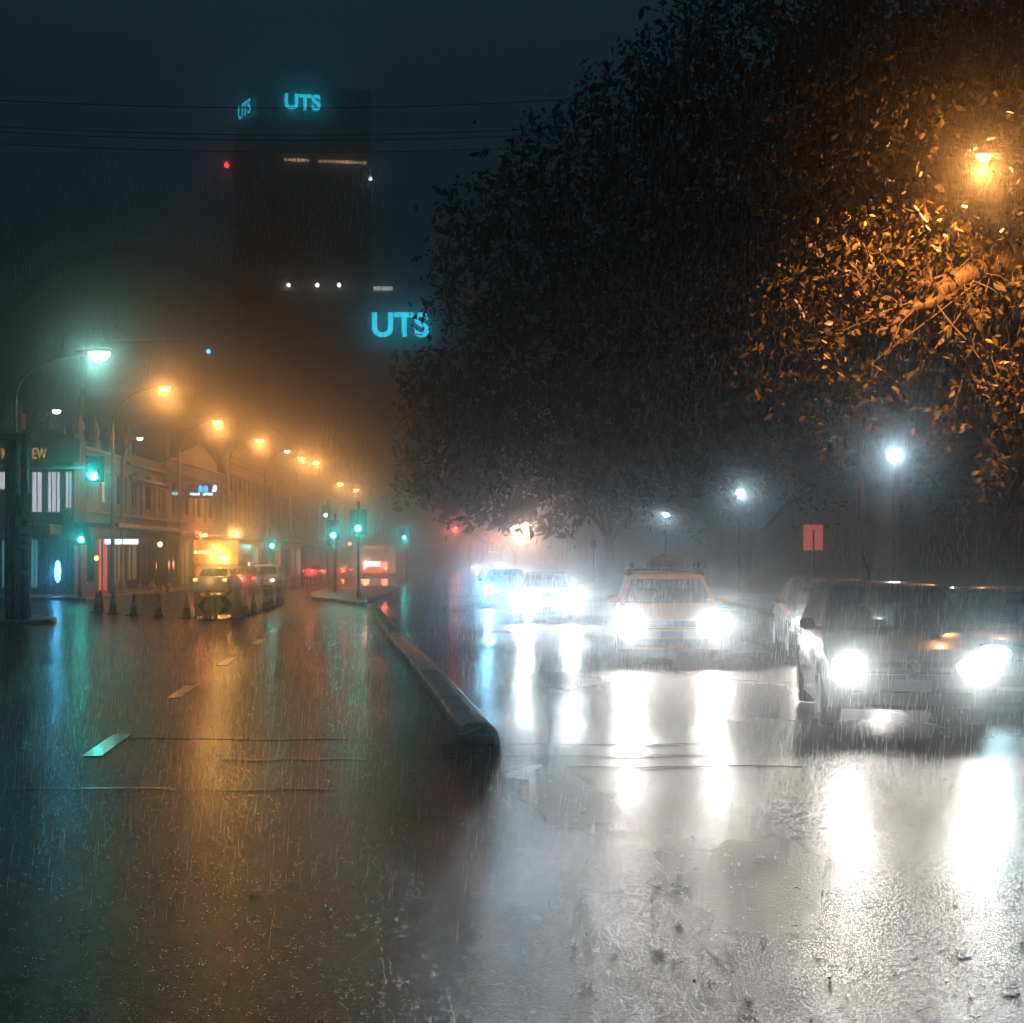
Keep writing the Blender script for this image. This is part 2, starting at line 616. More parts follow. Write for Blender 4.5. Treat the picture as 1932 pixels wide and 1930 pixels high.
# ------------------------------------------------------------------ street lamps along the left kerb
def street_lamp(lx, ly, lz, armlen, label, col, power, estr, group='sodium street lamps along the kerb', z0=0.13, size=1.0, direction=-1, lampname='sodium'):
    px = lx + direction * armlen
    t = thing('street_lamp', label, 'street lamp', (px, ly, z0), 0, group)
    d = -direction
    H = lz - z0
    b = MB().lathe([(0.16, 0), (0.16, 0.35), (0.11, 0.5), (0.065, H * 0.82)], 12)
    b.build('pole', M_STEEL, t, smooth=50)
    pts = [(d * armlen * (1 - math.cos(a)) * 0.95, 0, H * 0.82 + (H * 0.18 + 0.02) * math.sin(a)) for a in [R(x) for x in range(0, 91, 10)]]
    MB().tube(pts, [0.06 - 0.002 * i for i in range(len(pts))], 8).build('arm', M_STEEL, t, smooth=60)
    hx = d * armlen
    hb = MB()
    rings = []
    for k, (xx, wy, hz) in enumerate(((-0.42, 0.05, 0.05), (-0.25, 0.10, 0.08), (0.0, 0.15, 0.11), (0.25, 0.13, 0.09), (0.40, 0.05, 0.04))):
        rings.append([(hx + xx * d * size, math.cos(a) * wy * size, H + 0.06 + max(0, math.sin(a)) * hz * size) for a in [i * 2 * math.pi / 12 for i in range(12)]])
    hb.loft(rings, True, None, True)
    h = hb.build('lamp_head', M_STEEL, t, smooth=50)
    ls_ = size * (1 if lampname != 'sodium' else 1.25 if direction < 0 else 0.7)
    lb = MB().lathe([(0.02, -0.19 * ls_), (0.10 * ls_, -0.16 * ls_), (0.15 * ls_, -0.07 * ls_), (0.16 * ls_, 0.0)], 14, Matrix.Translation((hx + 0.08 * d * size, 0, H + 0.05)) @ Matrix.Diagonal((1.5, 0.8, 1, 1)))
    lb.build('lamp_lens', glow('lens_' + lampname, col, estr), h, smooth=60)
    if lampname == 'never':
        l = spot_light('lamp_light', (hx + 0.08 * d, 0, H - 0.16), (R(8), 0, 0), power * 2 * K_POINT / K_BEAM, col, 168, 0.35, 0.10, t)
    else:
        if power > 800:
          point_light('lamp_light', (hx + 0.08 * d, 0, H - 0.30), power * ((0.26 if direction < 0 else 0.08) if lampname == 'sodium' else 1), col, 0.06, t)
        if lampname == 'sodium':
            spot_light('lamp_light', (hx + 0.08 * d, 0, H - 0.32), (R(6), 0, 0) if direction < 0 else (R(16), R(14), 0), power * (1.5 if direction < 0 else 1.0) * K_POINT / K_BEAM, col, 128 if direction < 0 else 138, 0.5, 0.10, t)
    return t


street_lamp(-16.0, 64, 10.05, 3.2, 'nearest street lamp, tall with a greenish white mercury glow', MERCURY, 3000, 40, size=1.9, lampname='mercury')
SOD = 13000
lam = [(307, 732, 2.4, 'sodium street lamp with the largest orange halo, just right of the greenish lamp'),
       (408, 796, 2.2, 'sodium street lamp shining orange above the bank of chevron boards'),
       (488, 831, 2.15, 'sodium street lamp third along the orange row from the greenish lamp'),
       (566, 864, 2.1, 'fainter sodium lamp close behind the white lantern head in the orange row'),
       (594, 873, 2.1, 'sodium lamp with a round halo, right neighbour of a fainter one in the row'),
       (640, 912, 2.1, 'small sodium lamp, left one of the low pair above the far shops'),
       (671, 924, 2.1, 'small sodium lamp, right one of the low pair above the far shops'),
       (736, 973, 2.1, 'tiny sodium lamp low beside the dark tree edge'),
       (783, 983, 2.1, 'tiny amber lamp under the dark tree, farthest of the orange row')]
for (px, py, arm, lab) in lam:
    d = (10.0 - EYE) * F / (CY - py)
    x = atx(px, d)
    street_lamp(x, d, 10.0, arm, lab, SODIUM, SOD, 60)

# white lanterns among them
def led_lantern(px, py, d, label, power, arm=1.2, size=0.8, col=WHITE):
    p = at(px, py, d)
    return street_lamp(p.x, d, p.z, arm, label, col, power, 30, 'white lanterns on the left footpath', size=size, lampname='white' + str(size))


led_lantern(104, 776, 75, 'flat white lantern bar above the brick corner hotel', 250, 1.0, 0.9)
led_lantern(262, 828, 84, 'white lantern on a side arm between the first two orange lamps', 400, 0.9, 0.7)
led_lantern(540, 852, 120, 'pale unlit-looking lantern head between orange lamps', 300, 1.6, 0.9)
led_lantern(703, 965, 260, 'small greenish white lantern beside the tall green signal', 300, 1.4, 0.7)
led_lantern(759, 984, 330, 'tiny white lantern between two orange specks under the tree', 300, 1.4, 0.7)

# ------------------------------------------------------------------ park lamps on the right
def park_lamp(px, py, d, label, power):
    p = at(px, py, d)
    t = thing('park_lamp', label, 'lamp post', (p.x, d, 0.1), 0, 'white park lamps beyond the right kerb')
    H = p.z - 0.1
    MB().lathe([(0.09, 0), (0.09, 0.5), (0.05, 0.6), (0.04, H - 0.2)], 10).build('pole', M_DARKPOLE, t, smooth=50)
    g = MB().lathe([(0.05, H - 0.22), (0.16, H - 0.12), (0.20, H), (0.16, H + 0.12), (0.05, H + 0.2)], 16).build('lamp_globe', glow('globe_white', (0.85, 0.97, 1.0), 25), t, smooth=60)
    MB().lathe([(0.24, H + 0.2), (0.2, H + 0.25), (0.05, H + 0.33)], 16).build('lamp_cap', M_DARKPOLE, t, smooth=50)
    point_light('lamp_light', (0, -0.3, H), power * .8, (0.70, 0.90, 1.0), 0.2, t)


park_lamp(1685, 860, 50, 'nearest white globe park lamp, high beside the slim pole', 1300)
park_lamp(1395, 932, 79, 'middle white globe park lamp among dark trees', 1300)
park_lamp(1256, 970, 113, 'farthest small white globe park lamp above the bright headlights', 1600)

# tall slim pole
tp = thing('slim_pole', 'tall slim brownish pole standing behind the dark hatchback', 'pole', (atx(1632, 48), 48, 0.1))
MB().tube([(0, 0, 0), (-0.12, 0, 3), (-0.22, 0, 7.2)], [0.13, 0.11, 0.07], 10).build('pole_shaft', mat('rusty_pole', (0.16, 0.09, 0.06), 0.5, noise=0.3, scale=6), tp, smooth=60)
MB().box((0.02, -0.12, 1.35), (0.22, 0.1, 0.3), bev=0.02).build('junction_box', M_DARKPOLE, tp)

# sodium lamp in the tree on the right (arm from a pole beyond the kerb)
street_lamp(atx(1863, 33), 33, 1.75 + 758 / F * 33, 2.3, 'sodium street lamp buried in the leaves of the right hand tree', SODIUM, 27000, 60, direction=1, z0=0.13)

# ------------------------------------------------------------------ traffic signals
M_BOARD = mat('signal_backboard', (0.02, 0.025, 0.026), 0.35, noise=0.2)
M_HOUS = mat('signal_housing', (0.03, 0.032, 0.033), 0.4)


def signal_head(t, z, w=0.7, h=1.05, x=0.0, y=0.0, power=900, lit=True):
    """three-aspect head on a backboard, green lit, facing -Y; z is the green lens height"""
    zc = z + h * 0.27
    b = MB().box((x, y, zc), (w, 0.04, h), bev=0.015)
    bb = b.build('backboard', M_BOARD, t)
    MB().box((x, y - 0.08, zc), (0.36, 0.13, h * 0.88), bev=0.03).build('signal_housing', M_HOUS, bb)
    for k, (zz, nm) in enumerate(((z, 'green'), (z + h * .27, 'amber'), (z + h * .54, 'red'))):
        m = glow('lens_green_lit', (0.16, 1.0, 0.9), 45) if k == 0 and lit else mat('lens_' + nm + '_off', ((0.02, 0.02, 0.02), (0.05, 0.03, 0.005), (0.05, 0.005, 0.005))[k], 0.2)
        MB().lathe([(0.13, 0), (0.12, 0.03), (0.06, 0.05)], 16, Matrix.Translation((x, y - 0.145, zz)) @ Matrix.Rotation(R(90), 4, 'X')).build('signal_lens', m, bb, smooth=50)
        vis = []
        for yy in (y - 0.145, y - 0.33):
            vis.append([(x + math.cos(a) * 0.15, yy, zz + math.sin(a) * 0.15) for a in [R(q) for q in range(-20, 201, 20)]])
        MB().loft(vis, False).build('visor', M_HOUS, bb, smooth=60)
    if lit and power > 1000:
        point_light('signal_light', (x, y - 0.42, z), power * 0.4, TEAL, 0.08, t)


def signal(px_pole, y_base, px, py, d, label, w=0.7, h=1.05, power=900, base=0.0, top=0.35):
    p = at(px, py, d)
    xp = atx(px_pole, d)
    t = thing('traffic_signal', label, 'traffic light', (xp, d, base), 0, 'green traffic signals')
    z = p.z - base
    MB().lathe([(0.10, 0), (0.10, 0.25), (0.06, 0.3), (0.06, z + h * 0.77 + top)], 12, Matrix.Translation((0, 0.1, 0))).build('pole', M_DARKPOLE, t, smooth=50)
    signal_head(t, z, w, h, p.x - xp, 0.0, power)
    return t


signal(676, 1132, 676, 997, 68, 'tallest green traffic signal, on the near end of the mid road island', 0.74, 1.05, 1300, 0.13)
signal(632, 1120, 629, 1010, 79, 'shorter green traffic signal just left of the tallest one on the island', 0.66, 0.98, 1100, 0.13)
signal(618, 1110, 615, 972, 112, 'small high green traffic signal over the left lanes, left of the island pair', 0.6, 0.95, 900)
signal(149, 1132, 155, 1018, 69, 'green traffic signal on a low pole before the corner hotel', 0.7, 1.0, 1300, 0.13)
signal(509, 1095, 514, 1030, 96, 'green traffic signal right of the glowing arrow truck', 0.6, 0.9, 1100)
signal(766, 1080, 763, 1014, 130, 'green traffic signal at the far crossing beneath the dark tree', 0.9, 1.0, 1800)

# far red signals
def red_signal(px, py, d, label, power=500):
    p = at(px, py, d)
    t = thing('traffic_signal', label, 'traffic light', (p.x, d, 0), 0, 'red traffic signals far up the road')
    MB().lathe([(0.09, 0), (0.06, 0.3), (0.06, p.z + 0.6)], 10, Matrix.Translation((0, 0.12, 0))).build('pole', M_DARKPOLE, t, smooth=50)
    bb = MB().box((0, 0, p.z - 0.28), (0.6, 0.04, 1.0), bev=0.015).build('backboard', M_BOARD, t)
    MB().lathe([(0.17, 0), (0.15, 0.03), (0.05, 0.06)], 14, Matrix.Translation((0, -0.05, p.z)) @ Matrix.Rotation(R(90), 4, 'X')).build('signal_lens', glow('lens_red_lit', (1.0, 0.06, 0.03), 60), bb, smooth=50)
    if power > 3000:
        point_light('signal_light', (0, -0.3, p.z), power, (1.0, 0.10, 0.06), 0.1, t)


red_signal(860, 997, 210, 'highest red traffic signal under the dark tree canopy', 6000)
red_signal(660, 1026, 150, 'red traffic signal beside the island poles, above a red car', 2500)
red_signal(728, 1048, 165, 'red signal light above the lit bus tail', 4000)
red_signal(882, 1023, 230, 'red signal light left of the far bus', 3500)
red_signal(929, 1019, 250, 'red signal light directly over the far bus roof', 4000)

# mast arm signal hung over the left lanes, on its own steel post on the corner island
ma = thing('mast_arm_signal', 'green overhead signal on a pale horizontal arm above the left lanes', 'traffic light', (atx(46, 44.6), 44.6, 0.13), 0, 'green traffic signals')
p1 = at(180, 898, 44.6)
lx = p1.x - atx(46, 44.6)
MB().lathe([(0.19, 0), (0.19, 0.4), (0.15, 0.5), (0.15, 5.15)], 14).build('pole', M_DARKPOLE, ma, smooth=50)
za = 1.75 + (1056 - 883) / F * 44.6 - 0.13
MB().tube([(0, -0.1, za - 0.05), (lx * .5, -0.1, za + 0.02), (lx - 0.28, -0.1, za + 0.01)], [0.06, 0.055, 0.05], 10).build('mast_arm', mat('pale_galvanised', (0.6, 0.62, 0.6), 0.35, 0.3), ma, smooth=60)
signal_head(ma, p1.z - 0.13, 0.52, 0.74, lx, -0.05, 1100)

# dark timber power pole next to it with signs
pp = thing('power_pole', 'thick dark timber power pole in front of the corner hotel', 'pole', (atx(24, 43.4), 43.4, 0.13))
MB().lathe([(0.21, 0), (0.21, 1), (0.21, 5.05)], 14).build('pole_shaft', M_WOOD, pp, smooth=60)
MB().box((0.1, -0.05, 4.95), (0.9, 0.5, 0.22), bev=0.03).build('pole_cap', M_DARKPOLE, pp)
MB().box((0.16, -0.2, 3.1), (0.28, 0.12, 0.55), bev=0.03).build('switch_box', M_DARKPOLE, pp)
MB().box((-0.02, -0.24, 0.62), (0.03, 0.03, 1.2), bev=0.005).build('cable_guard', M_STEEL, pp)

sp = thing('sign_post', 'dark post with a tilted yellow sign and small stacked plates below', 'sign', (atx(47, 43.0), 43.0, 0.13))
MB().lathe([(0.10, 0), (0.10, 5.0)], 12).build('post', M_DARKPOLE, sp, smooth=50)
MB().box((0, 0, 0), (0.22, 0.02, 0.72), Matrix.Translation((0.09, -0.13, 3.05)) @ Matrix.Rotation(R(7), 4, 'Y'), bev=0.008).build('yellow_sign', mat('yellow_sign_face', (0.42, 0.38, 0.04), 0.35, noise=0.2), sp)
for k, (z, h) in enumerate(((2.42, 0.16), (2.2, 0.12), (1.98, 0.12))):
    MB().box((0.08, -0.13, z), (0.32, 0.02, h), bev=0.006).build('sign_plate', mat('pale_sign_plate', (0.42, 0.42, 0.38), 0.35, noise=0.4, scale=20), sp)
MB().lathe([(0.11, 0), (0.11, 0.14)], 12, Matrix.Translation((0.0, 0, 1.2))).build('clamp_band', M_STEEL, sp)
sp2 = MB().lathe([(0.035, 0), (0.035, 1.0), (0.05, 1.02), (0.05, 1.1)], 10).build('marker_post', mat('red_marker', (0.5, 0.05, 0.04), 0.35), None, smooth=50, loc=(atx(28, 42.9), 42.9, 0.13))
tag(sp2, 'slender red marker post at the foot of the dark poles', 'marker post')

# ------------------------------------------------------------------ buildings
def facade_panel(b, M, U, V, openings, reveal=0.18):
    us = sorted({0.0, U} | {o[0] for o in openings} | {o[2] for o in openings})
    vs = sorted({0.0, V} | {o[1] for o in openings} | {o[3] for o in openings})
    for i in range(len(us) - 1):
        for j in range(len(vs) - 1):
            cu, cv = (us[i] + us[i + 1]) / 2, (vs[j] + vs[j + 1]) / 2
            if any(o[0] < cu < o[2] and o[1] < cv < o[3] for o in openings):
                continue
            b.add([(us[i], 0, vs[j]), (us[i + 1], 0, vs[j]), (us[i + 1], 0, vs[j + 1]), (us[i], 0, vs[j + 1])], [(0, 1, 2, 3)], M)
    for (a, c, d, e) in [o[:4] for o in openings]:
        for q in (((a, c), (d, c)), ((d, c), (d, e)), ((d, e), (a, e)), ((a, e), (a, c))):
            (u0, v0), (u1, v1) = q
            b.add([(u0, 0, v0), (u1, 0, v1), (u1, reveal, v1), (u0, reveal, v0)], [(0, 1, 2, 3)], M)


def brick(name, c1, c2, mortar=(0.25, 0.23, 0.2), scale=6.0):
    if name in MATS:
        return MATS[name]
    m = bpy.data.materials.new(name)
    m.use_nodes = True
    t = m.node_tree
    b = t.nodes['Principled BSDF']
    tc = t.nodes.new('ShaderNodeTexCoord')
    sx = t.nodes.new('ShaderNodeSeparateXYZ')
    t.links.new(tc.outputs['Object'], sx.inputs[0])
    ad = t.nodes.new('ShaderNodeMath')
    ad.operation = 'ADD'
    t.links.new(sx.outputs[0], ad.inputs[0])
    t.links.new(sx.outputs[1], ad.inputs[1])
    cb = t.nodes.new('ShaderNodeCombineXYZ')
    t.links.new(ad.outputs[0], cb.inputs[0])
    t.links.new(sx.outputs[2], cb.inputs[1])
    br = t.nodes.new('ShaderNodeTexBrick')
    br.inputs['Color1'].default_value = (*c1, 1)
    br.inputs['Color2'].default_value = (*c2, 1)
    br.inputs['Mortar'].default_value = (*mortar, 1)
    br.inputs['Scale'].default_value = scale
    br.inputs['Mortar Size'].default_value = 0.006
    t.links.new(cb.outputs[0], br.inputs['Vector'])
    n = t.nodes.new('ShaderNodeTexNoise')
    n.inputs['Scale'].default_value = 1.3
    n.inputs['Detail'].default_value = 6
    t.links.new(tc.outputs['Object'], n.inputs['Vector'])
    mx = t.nodes.new('ShaderNodeMix')
    mx.data_type = 'RGBA'
    mx.blend_type = 'MULTIPLY'
    mx.inputs[0].default_value = 0.6
    t.links.new(br.outputs[0], mx.inputs[6])
    t.links.new(n.outputs[0], mx.inputs[7])
    t.links.new(mx.outputs[2], b.inputs['Base Color'])
    b.inputs['Roughness'].default_value = 0.55
    MATS[name] = m
    return m


M_PANE = mat('dark_window_pane', (0.02, 0.022, 0.025), 0.08, spec=0.8)
M_FRAME = mat('painted_window_frame', (0.35, 0.33, 0.3), 0.45, noise=0.2)


def window_part(t, M, o, pane, bars=(1, 1), frame=None):
    """frame with glazing bars set in an opening; pane is its child"""
    a, c, d, e = o[:4]
    b = MB()
    w = 0.06
    y = 0.12
    b.box(((a + d) / 2, y, c + w / 2), (d - a, 0.06, w), M)
    b.box(((a + d) / 2, y, e - w / 2), (d - a, 0.06, w), M)
    b.box((a + w / 2, y, (c + e) / 2), (w, 0.06, e - c - 2 * w), M)
    b.box((d - w / 2, y, (c + e) / 2), (w, 0.06, e - c - 2 * w), M)
    for k in range(1, bars[0] + 1):
        u = a + (d - a) * k / (bars[0] + 1)
        b.box((u, y, (c + e) / 2), (0.04, 0.05, e - c - 2 * w), M)
    f = b.build('window', frame or M_FRAME, t)
    MB().add([(a, 0.15, c), (d, 0.15, c), (d, 0.15, e), (a, 0.15, e)], [(0, 1, 2, 3)], M).build('pane', pane, f)
    return f


XF = -20.5      # street wall


def terrace(y0, y1, H, label, wall_m, trim_m, nb, style, awn=True, lit=(), shop=None, depth=14):
    t = thing('terrace_building', label, 'building', (XF, y0, 0.13), 0, 'shop terraces along the left footpath')
    U = y1 - y0 - 0.02
    M = Matrix(((0, -1, 0, 0), (1, 0, 0, 0), (0, 0, 1, 0), (0, 0, 0, 1)))   # u->+Y, inward -> -X
    ops, bay = [], U / nb
    zs = [(4.6, 6.6)] if H < 9 else [(4.4, 6.1), (7.0, 8.6)]
    for k in range(nb):
        for (za_, zb_) in zs:
            ww = min(0.62, bay * 0.25)
            ops.append((bay * (k + .5) - ww, za_, bay * (k + .5) + ww, zb_))
    sh = [(bay * k + 0.35, 0.0 if k % 2 else 0.5, bay * (k + 1) - 0.35, 2.9) for k in range(nb)]
    b = MB()
    facade_panel(b, M, U, H, ops + sh)
    b.box((-depth / 2 - 0.2, U / 2, H / 2 - 0.02), (depth - 0.2, U, H - 0.06))
    b.build('wall', wall_m, t)
    for i, o in enumerate(ops):
        window_part(t, M, o, glow('lit_pane_' + str(lit[i]), {1: (1, .75, .45), 2: (.8, .9, 1.0)}[lit[i]], 0.8) if i < len(lit) and lit[i] else M_PANE, (0, 0))
    for i, o in enumerate(sh):
        f = MB()
        f.box(((o[0] + o[2]) / 2, 0.14, o[3] - 0.1), (o[2] - o[0], 0.08, 0.2), M)
        for u in (o[0] + 0.05, (o[0] + o[2]) / 2, o[2] - 0.05):
            f.box((u, 0.14, (o[1] + o[3]) / 2 - 0.1), (0.09, 0.07, o[3] - o[1] - 0.2), M)
        fo = f.build('shopfront', mat('shopfront_frame', (0.08, 0.07, 0.06), 0.4), t)
        sm = M_PANE
        if shop and i < len(shop) and shop[i]:
            sm = glow('shop_light_%d' % shop[i], {1: (1, .55, .2), 2: (1, .16, .07), 3: (.35, .75, 1.0), 4: (1, .85, .65)}[shop[i]], {1: 0.25, 2: 0.9, 3: 0.5, 4: 0.6}[shop[i]])
        MB().add([(o[0], 0.17, o[1]), (o[2], 0.17, o[1]), (o[2], 0.17, o[3]), (o[0], 0.17, o[3])], [(0, 1, 2, 3)], M).build('pane', sm, fo)
    c = MB()
    for z, pr, h in ((H - 0.9, 0.12, 0.12), (H - 0.76, 0.28, 0.16), (H + 0.03, 0.2, 0.14), (4.1, 0.14, 0.14)):
        c.box((pr / 2 + 0.004, U / 2, z), (pr, U - 0.02, h))
    for k in range(int(U / 0.5)):
        c.box((0.08, 0.25 + k * 0.5, H - 1.02), (0.14, 0.14, 0.12))
    c.build('cornice', trim_m, t)
    for k in range(nb + 1):
        p = MB()
        p.box((0.07, min(max(bay * k, 0.25), U - 0.25), (4.2 + H - 0.96) / 2), (0.13, 0.42, H - 0.96 - 4.2 - 0.02))
        p.build('pilaster', trim_m, t)
    if style == 'pediment':
        pd = MB()
        w = U * 0.30
        pts = [(U / 2 - w, H + .12), (U / 2 + w, H + .12), (U / 2 + w, H + 0.7), (U / 2 + w * .7, H + 1.0), (U / 2, H + 1.75), (U / 2 - w * .7, H + 1.0), (U / 2 - w, H + 0.7)]
        pd.prism([(x, z) for x, z in pts], -0.1, 0.3, Matrix(((0, -1, 0, 0), (1, 0, 0, 0), (0, 0, 1, 0), (0, 0, 0, 1))))
        pd.build('pediment', trim_m, t)
    if style in ('pediment', 'spires'):
        for k in range(nb + 1):
            if style == 'pediment' and 0 < k < nb:
                continue
            y = min(max(bay * k, 0.3), U - 0.3)
            MB().lathe([(0.2, H + .1), (0.2, H + .6), (0.12, H + .7), (0.26, H + 1.0), (0.2, H + 1.25), (0.06, H + 1.6), (0.03, H + (2.6 if style == 'spires' else 1.8))], 8, Matrix.Translation((-0.1, y, 0))).build('finial', trim_m, t, smooth=40)
    else:
        MB().box((-0.12, U / 2, H + 0.35), (0.22, U - 0.1, 0.48)).build('parapet', wall_m, t)
    for y in (U * .25, U * .75):
        ch = MB()
        ch.box((-4, y, H + 0.9), (0.9, 0.7, 2.0))
        for k in (-.25, .25):
            ch.lathe([(0.13, 0), (0.11, 0.5)], 8, Matrix.Translation((-4 + k, y, H + 1.9)))
        ch.build('chimney', wall_m, t)
    if awn:
        a = MB().box((0.98, U / 2, 3.35), (1.9, U - 0.06, 0.22), bev=0.03)
        a.build('awning', mat('awning_metal', (0.07, 0.07, 0.07), 0.4, noise=0.3), t)
    return t


W_CREAM = mat('cream_render', (0.42, 0.36, 0.27), 0.55, noise=0.25, scale=1.5, bump=0.2)
W_GREY = mat('grey_render', (0.25, 0.24, 0.22), 0.55, noise=0.25, scale=1.5, bump=0.2)
W_TAN = mat('tan_render', (0.36, 0.28, 0.19), 0.55, noise=0.25, scale=1.5, bump=0.2)
W_STONE = mat('sandstone_trim', (0.46, 0.38, 0.27), 0.5, noise=0.25, scale=3)
W_BRICK = brick('brown_brick', (0.17, 0.10, 0.06), (0.12, 0.07, 0.045))
W_RED = brick('red_brick', (0.22, 0.08, 0.05), (0.17, 0.065, 0.04))
terrace(79, 89, 7.2, 'shop terrace with tall spiky finials next to the corner hotel', W_GREY, W_STONE, 3, 'spires', shop=(0, 2, 1), lit=(0, 1, 0))
terrace(89, 100, 7.0, 'plain dark brick shop building with a flat parapet between ornate terraces', W_RED, W_GREY, 3, 'flat', shop=(1, 0, 0))
terrace(100, 122, 8.0, 'ornate cream terrace with a triangular pediment glowing in orange light', W_CREAM, W_STONE, 5, 'pediment', shop=(0, 1, 0, 4, 0))
terrace(122, 150, 9.2, 'taller tan commercial building beyond the pedimented terrace', W_TAN, W_STONE, 6, 'flat', shop=(0, 1, 0, 4, 0, 0))
terrace(150, 192, 8.6, 'long brick shop row behind the two signal poles', W_RED, W_GREY, 8, 'flat', shop=(2, 0, 1, 4, 0, 0, 1, 0))
terrace(192, 260, 9.4, 'farthest grey shop row fading into the orange haze', W_GREY, W_STONE, 10, 'flat', shop=(0, 1, 0, 0, 4, 0, 0, 0, 1, 0))

# corner hotel with lettered parapet, its side faces the camera
ht = thing('corner_hotel', 'brown brick corner hotel with gold lettering on its parapet and white lit windows', 'building', (0, 74.5, 0.13))
x0h, x1h, Hh = -44.0, XF + 0.35, 7.55
Uh = x1h - x0h
Mh = Matrix.Translation((x0h, 0, 0))
hot_ops = []
for (pa, pb, ya, yb) in ((57, 80, 888, 968), (87, 114, 888, 968), (121, 136, 888, 960), (-20, 14, 888, 925), (-70, -35, 888, 966), (-120, -85, 888, 966)):
    za_, zb_ = at(0, yb, 74.5).z - .13, at(0, ya, 74.5).z - .13
    hot_ops.append((atx(pa, 74.5) - x0h, za_, atx(pb, 74.5) - x0h, zb_))
gr_ops = []
for (pa, pb) in ((-80, -10), (0, 14), (55, 72), (78, 96), (122, 140)):
    gr_ops.append((atx(pa, 74.5) - x0h, 0.25, atx(pb, 74.5) - x0h, 2.6))
b = MB()
facade_panel(b, Mh, Uh, Hh, hot_ops + gr_ops)
b.box((x0h + Uh / 2, 0.2 + 2.1, Hh / 2 - 0.03), (Uh, 4.1, Hh - 0.06))
b.build('wall', W_BRICK, ht)
lit_white = glow('curtained_lit_pane', (0.95, 0.92, 1.0), 0.75)
for i, o in enumerate(hot_ops):
    window_part(ht, Mh, o, lit_white if i in (0, 1, 2, 3) else M_PANE, (2 if i == 1 else 1, 0))
for i, o in enumerate(gr_ops):
    window_part(ht, Mh, o, (glow('cyan_shop_pane', (0.25, 0.8, 0.95), 0.35) if i in (0, 1, 2) else M_PANE), (1, 0), mat('dark_door_frame', (0.05, 0.05, 0.055), 0.4))
c = MB()
c.box((x0h + Uh / 2, -0.14, Hh + 0.05), (Uh + 0.3, 0.3, 0.22))
c.box((x0h + Uh / 2, -0.09, 5.82), (Uh + 0.1, 0.18, 0.16))
c.build('cornice', mat('brown_trim', (0.2, 0.14, 0.09), 0.5, noise=0.2), ht)
MB().box((x0h + Uh / 2, -1.1, 3.0), (Uh, 2.1, 0.5), bev=0.04).build('awning', mat('brown_awning', (0.09, 0.06, 0.04), 0.45, noise=0.3), ht)
MB().box((atx(134, 74.5), -0.06, at(0, 850, 74.5).z - .13), (0.95, 0.1, 1.05)).build('blank_panel', mat('tan_panel', (0.3, 0.2, 0.12), 0.5), ht)
GOLD = glow('gold_lettering', (1.0, 0.55, 0.15), 0.55)
zl = at(0, 865, 74.5).z - 0.13
for ch, px in (('P', -48), ('A', -34), ('R', -20), ('K', 8), ('V', 36), ('I', 50), ('E', 65), ('W', 79)):
    letters('sign_letter', ch, 0.70, GOLD, ht, (atx(px + (14 if px < 0 else 0), 74.5), -0.03, zl), (R(90), 0, 0), 0.02, 0.012, 0.62)
MB().box((x0h + 11.7, 2.0, Hh + 0.95), (10.0, 3.4, 1.5), bev=0.03).build('upper_storey', mat('lamp_tinted_render', (0.2, 0.25, 0.22), 0.55, noise=0.2), ht)  # greenish cast of the nearest street lamp put into the wall colour
# blue elliptical neon sign on a bracket under the hotel awning
ns = thing('neon_sign', 'upright oval blue white neon sign under the hotel awning', 'sign', (at(109, 1078, 72.2).x, 72.2, at(109, 1078, 72.2).z))
MB().lathe([(0.02, -0.5), (0.11, -0.38), (0.15, 0), (0.11, 0.38), (0.02, 0.5)], 14, Matrix.Diagonal((1, 0.5, 1, 1))).build('neon_tube', glow('neon_blue', (0.15, 0.62, 1.0), 14), ns, smooth=60)
MB().lathe([(0.02, 0.5), (0.02, 1.3)], 8).build('hanger', M_STEEL, ns)
point_light('sign_light', (0, -0.4, 0), 260, (0.05, 0.45, 1.0), 0.1, ns)
# white light box on the spired terrace's awning, facing down the road
lbx = at(229, 1022, 82)
ls = thing('light_box_sign', 'white light box of three panels on the shop awning edge', 'sign', (lbx.x, 82, lbx.z))
for (a, bb_) in ((-0.86, -0.42), (-0.36, 0.02), (0.08, 0.86)):
    MB().box(((a + bb_) / 2, 0, 0), (bb_ - a, 0.14, 0.27), bev=0.02).build('light_panel', glow('white_light_panel', (0.85, 0.95, 1.0), 2.2), ls)
MB().box((0, 0.16, 0), (1.8, 0.12, 0.36)).build('sign_case', M_DARKPOLE, ls)
# bank board
bk = at(381, 927, 104)
bs = thing('shop_sign_board', 'dark projecting sign board with two blue arches and white figures', 'sign', (bk.x, 104, bk.z))
MB().box((0, 0.04, 0), (1.86, 0.08, 0.88), bev=0.02).build('board', mat('dark_sign_board', (0.03, 0.035, 0.04), 0.35), bs)
bl = glow('blue_sign_light', (0.0, 0.42, 1.0), 2.6)
wl = glow('white_sign_light', (0.75, 0.97, 1.0), 2.5)


def arch(cx, w, z0, z1):
    pts = [(cx - w / 2, z0)] + [(cx + w / 2, z0)] + [(cx + math.cos(a) * w / 2, z1 - w / 2 + math.sin(a) * w * .7) for a in [R(q) for q in range(0, 181, 30)]]
    return pts


